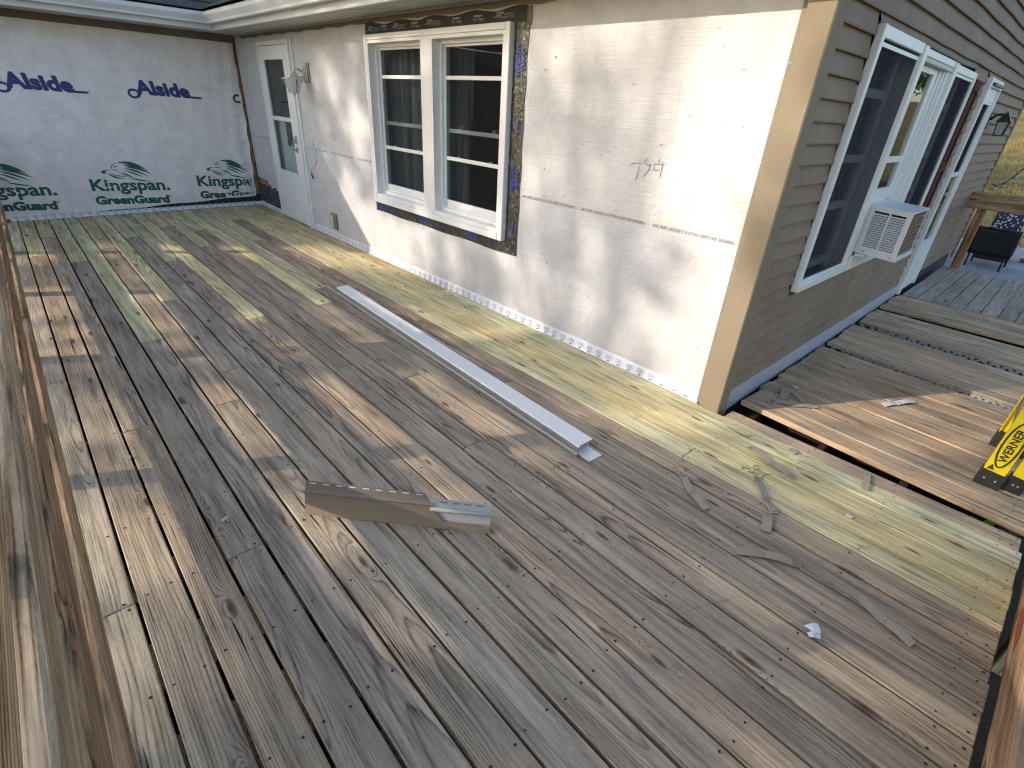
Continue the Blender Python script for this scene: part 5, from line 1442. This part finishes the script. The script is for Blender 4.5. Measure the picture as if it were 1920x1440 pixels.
# ---------------------------------------------------------------- trees
E1 = Vector((HY, -HX, 0)).normalized()
def leaf_cloud(m, centre, rad, n, size, rg):
    for i in range(n):
        while True:
            q = Vector((rg.uniform(-1, 1), rg.uniform(-1, 1), rg.uniform(-1, 1)))
            if q.length < 1: break
        p = centre + q * rad
        a = Vector((rg.gauss(0, 1), rg.gauss(0, 1), rg.gauss(0, 1))).normalized()
        b = a.cross(Vector((rg.gauss(0, 1), rg.gauss(0, 1), rg.gauss(0, 1)))).normalized()
        s_ = size * rg.uniform(0.6, 1.3)
        m.add([p - a * s_, p + b * s_ * 0.5, p + a * s_, p - b * s_ * 0.5], [(0, 1, 2, 3)])
def tree(name, base, top, trunk_r, clumps, n_leaf, size, mat, label, cat='tree', group=None, seed=1, lean=(0, 0)):
    rg = random.Random(seed)
    base = Vector(base)
    t = empty(name, base, label, cat, group)
    m = MB()
    hi = base + Vector((lean[0], lean[1], top))
    spine = [base.lerp(hi, q / 6) + Vector((0.12 * math.sin(q * 1.3 + seed), 0.12 * math.cos(q * 1.7 + seed), 0)) * (1 if q else 0) for q in range(7)]
    m.tube(spine, lambda s_: trunk_r * (1 - 0.82 * s_), 10)
    step = max(1, len(clumps) // 26)
    for c, r in clumps[::step]:
        f = min(5.0, max(1.6, 6 * (c.z - base.z) / top * 0.62))
        i = int(f); a = spine[i].lerp(spine[i + 1], f - i)
        mid = a.lerp(c, 0.5) + Vector((0, 0, -0.12 * (c - a).length))
        m.tube([a, mid, c], lambda s_: trunk_r * 0.22 * (1 - 0.85 * s_) + 0.008, 6)
    m.build('trunk', 'bark', t)
    m = MB()
    for c, r in clumps: leaf_cloud(m, c, r, int(n_leaf * (r / 0.5) ** 2), size, rg)
    m.build('crown', mat, t, fix=False)
    return t
# yard trees towards the sun: their shade dapples deck and wall
SN, CS = math.sin(SUN_EL), math.cos(SUN_EL)
HD = Vector((HX, HY, 0)).normalized()
E2 = HD * SN + Vector((0, 0, CS))
def sunpt(a, b, d): return E1 * a + E2 * b - sdir.normalized() * d
def openness(a, b):
    """how open the foliage is, seen along the light: 0 leafy, 1 a gap"""
    nz = mnoise.noise(Vector((a * 1.55, b * 1.35, 4.2))) + 0.45 * mnoise.noise(Vector((a * 3.6, b * 3.1, 8.8)))
    o_ = 1.0 if nz > ((-0.16 if 4.4 < a < 7.6 else 0.16) if b < 0.95 else 0.26) else 0.0
    if a > 7.4: o_ = 1.0 if nz > 0.22 else 0.0
    for a0, b0, ra_, rb_ in ((6.25, 2.9, 0.55, 1.0), (5.12, 2.80, 0.26, 0.42), (6.40, 1.75, 0.32, 0.40), (6.55, 0.45, 0.5, 0.6), (5.25, -0.1, 0.45, 0.35), (7.0, 1.7, 0.5, 0.5), (6.6, 1.2, 0.35, 0.3),
                             (5.25, 1.45, 0.20, 0.20), (2.85, 1.8, 0.22, 0.38), (2.5, 1.2, 0.22, 0.28), (3.3, 0.55, 0.4, 0.25), (8.0, 1.15, 0.35, 0.22), (4.3, 1.12, 0.25, 0.14), (5.75, 1.55, 0.14, 0.14)):
        if ((a - a0) / ra_) ** 2 + ((b - b0) / rb_) ** 2 < 1.0: o_ = 1.0
    for a0, b0, ra_, rb_ in ((5.52, 2.35, 0.20, 0.48), (5.62, 1.88, 0.45, 0.20), (4.5, 2.2, 0.5, 0.6), (6.1, 1.5, 0.16, 0.18)):
        if ((a - a0) / ra_) ** 2 + ((b - b0) / rb_) ** 2 < 1.0: o_ = 0.0
    return o_
rgt = random.Random(21)
groups = {0: [], 1: [], 2: []}
ctr = {0: (0.8, 1.5, 4.8, 5.6), 1: (5.9, 1.0, 4.4, 5.4), 2: (10.8, 1.2, 4.6, 5.6)}
cell = 0.27
for ia in range(int(17 / cell)):
    for ib in range(int(11 / cell)):
        a, b = -2.8 + (ia + 0.5) * cell, -4.4 + (ib + 0.5) * cell
        if openness(a, b) > 0.5: continue
        gi = min(ctr, key=lambda q: abs(a - ctr[q][0]))
        c0, b0, ra_, rb_ = ctr[gi]
        if ((a - c0) / ra_) ** 2 + ((b - b0) / rb_) ** 2 > 1 + 0.25 * mnoise.noise(Vector((a, b, 1))): continue
        for _ in range(2 if rgt.random() < 0.55 else 1):
            groups[gi].append((sunpt(a + rgt.uniform(-.09, .09), b + rgt.uniform(-.09, .09), rgt.uniform(17.5, 24.5)), rgt.uniform(0.20, 0.34)))
for gi, (a0, lab) in enumerate(((0.8, 'tall leafy yard tree standing beyond the wing of the house'), (5.9, 'airy yard tree with gaps in its crown facing the deck'), (10.8, 'broad dense yard tree standing behind the near end of the deck'))):
    p = sunpt(a0, 0, 21)
    tree('yard_tree', (p.x, p.y, -0.8), 12.0, 0.22, groups[gi], 66, 0.12, 'leaf', lab, 'tree', 'yard trees shading the deck', 30 + gi)
rgc = random.Random(77)  # unseen tree added behind the house so its shadow falls across the lawn
cl_ = []
for i in range(170):
    q = Vector((rgc.gauss(0, 0.45), rgc.gauss(0, 0.45), rgc.uniform(-1, 1)))
    cl_.append((Vector((1.2, 12.0, 5.0)) + Vector((q.x * 2.8, q.y * 2.8, q.z * 2.9)), rgc.uniform(0.3, 0.55)))
tree('yard_tree', (1.2, 12.0, -0.75), 7.5, 0.16, cl_, 50, 0.13, 'leaf', 'unseen leafy tree added behind the house to shade the lawn', 'tree', 'yard trees shading the deck', 55)
# far side of the yard: brush on the slope, trees along its top
rgf = random.Random(8)
def hill_tree(x, y, h, r, mat, label, name='hill_tree', cat='tree', group='trees along the top of the slope', seed=0, nl=26, sz=0.22):
    rg = random.Random(seed)
    zb = terrain_z(x, y) - 0.1
    cl = []
    for i in range(34):
        q = Vector((rg.gauss(0, 0.5), rg.gauss(0, 0.5), rg.uniform(-0.9, 1)))
        q.x = max(-1, min(1, q.x)) * (1 - 0.45 * max(0, q.z)); q.y = max(-1, min(1, q.y)) * (1 - 0.45 * max(0, q.z))
        cl.append((Vector((x, y, zb + h * 0.58)) + Vector((q.x * r, q.y * r, q.z * h * 0.40)), rg.uniform(0.22, 0.42) * r))
    tree(name, (x, y, zb), h * 0.8, 0.05 * h ** 0.6, cl, max(4, int(nl * (0.5 / (0.32 * r)) ** 1.2)), sz, mat, label, cat, group, seed)
spots = [(-14, 72, 4.2, 2.4, 'leaf'), (-8, 74, 5.0, 2.8, 'leafdark'), (-3, 70, 3.8, 2.4, 'leaf'), (2, 73, 4.6, 2.6, 'leafdark'), (7, 71, 3.6, 2.3, 'leaf'), (12, 74, 5.2, 3.0, 'leafdark'), (17.5, 71, 4.4, 2.6, 'leaf'), (23, 73, 5.6, 3.1, 'leafdark'), (29, 72, 4.6, 2.7, 'leaf'), (36, 74, 5.2, 2.9, 'leafdark')]
ORD = ('first', 'second', 'third', 'fourth', 'fifth', 'sixth', 'seventh', 'eighth', 'ninth', 'tenth')
spots = spots[1:9]
for i, (x, y, h, r, mt) in enumerate(spots):
    hill_tree(x, y, h, r, mt, '%s from the left of the trees along the top of the slope' % ORD[i], seed=100 + i)
bs = sorted((rgf.uniform(-8, 28), rgf.uniform(34, 62)) for _ in range(10))
for i, (x, y) in enumerate(bs):
    mt, cl_ = (('leafbrown', 'brown'), ('leaf', 'green'), ('leafbrown', 'brown'), ('leafdark', 'dark green'))[i % 4]
    hill_tree(x, y, rgf.uniform(1.0, 1.9), rgf.uniform(0.9, 1.6), mt, '%s bush, %s from the left on the dry slope' % (cl_, ORD[i]), 'bush', 'bush', 'bushes on the dry slope', 200 + i, nl=14, sz=0.16)
# grass where the yard shows past the siding, weeds under the deck gap
m = MB()
for i in range(16000):
    y = 7.2 + 26 * rgf.random() ** 1.3; x = rgf.uniform(4.0, 10.0)
    if x < 7.7 and y < 7.3: continue
    if 7.0 < x < 11.0 and y < 11.5: continue
    z = terrain_z(x, y) - 0.02
    a = rgf.uniform(0, 6.28); h = rgf.uniform(0.05, 0.20) * (0.5 + max(0, mnoise.noise(Vector((x * .8, y * .5, 0))) + .4)); wv = 0.014
    m.add([(x - wv * math.cos(a), y - wv * math.sin(a), z), (x + wv * math.cos(a), y + wv * math.sin(a), z), (x + rgf.uniform(-.03, .03), y + rgf.uniform(-.03, .03), z + h)], [(0, 1, 2)])
M['grass'] = leafmat('dry_grass_blades', (0.13, 0.13, 0.035), (0.36, 0.28, 0.11))
o = m.build('grass', 'grass', None, fix=False); tag(o, 'dry yellow grass of the yard behind the house', None, None, 'stuff')
m = MB()
for i in range(70):
    leaf_cloud(m, Vector((rgf.uniform(8.75, 9.02), rgf.uniform(0.09, 0.2), rgf.uniform(-0.55, -0.06))), 0.04, 3, 0.035, rgf)
o = m.build('weeds', 'leaf', None, (8.9, 0.15, -0.78), fix=False); tag(o, 'green weeds growing up through the gap by the deck corner', 'weeds')
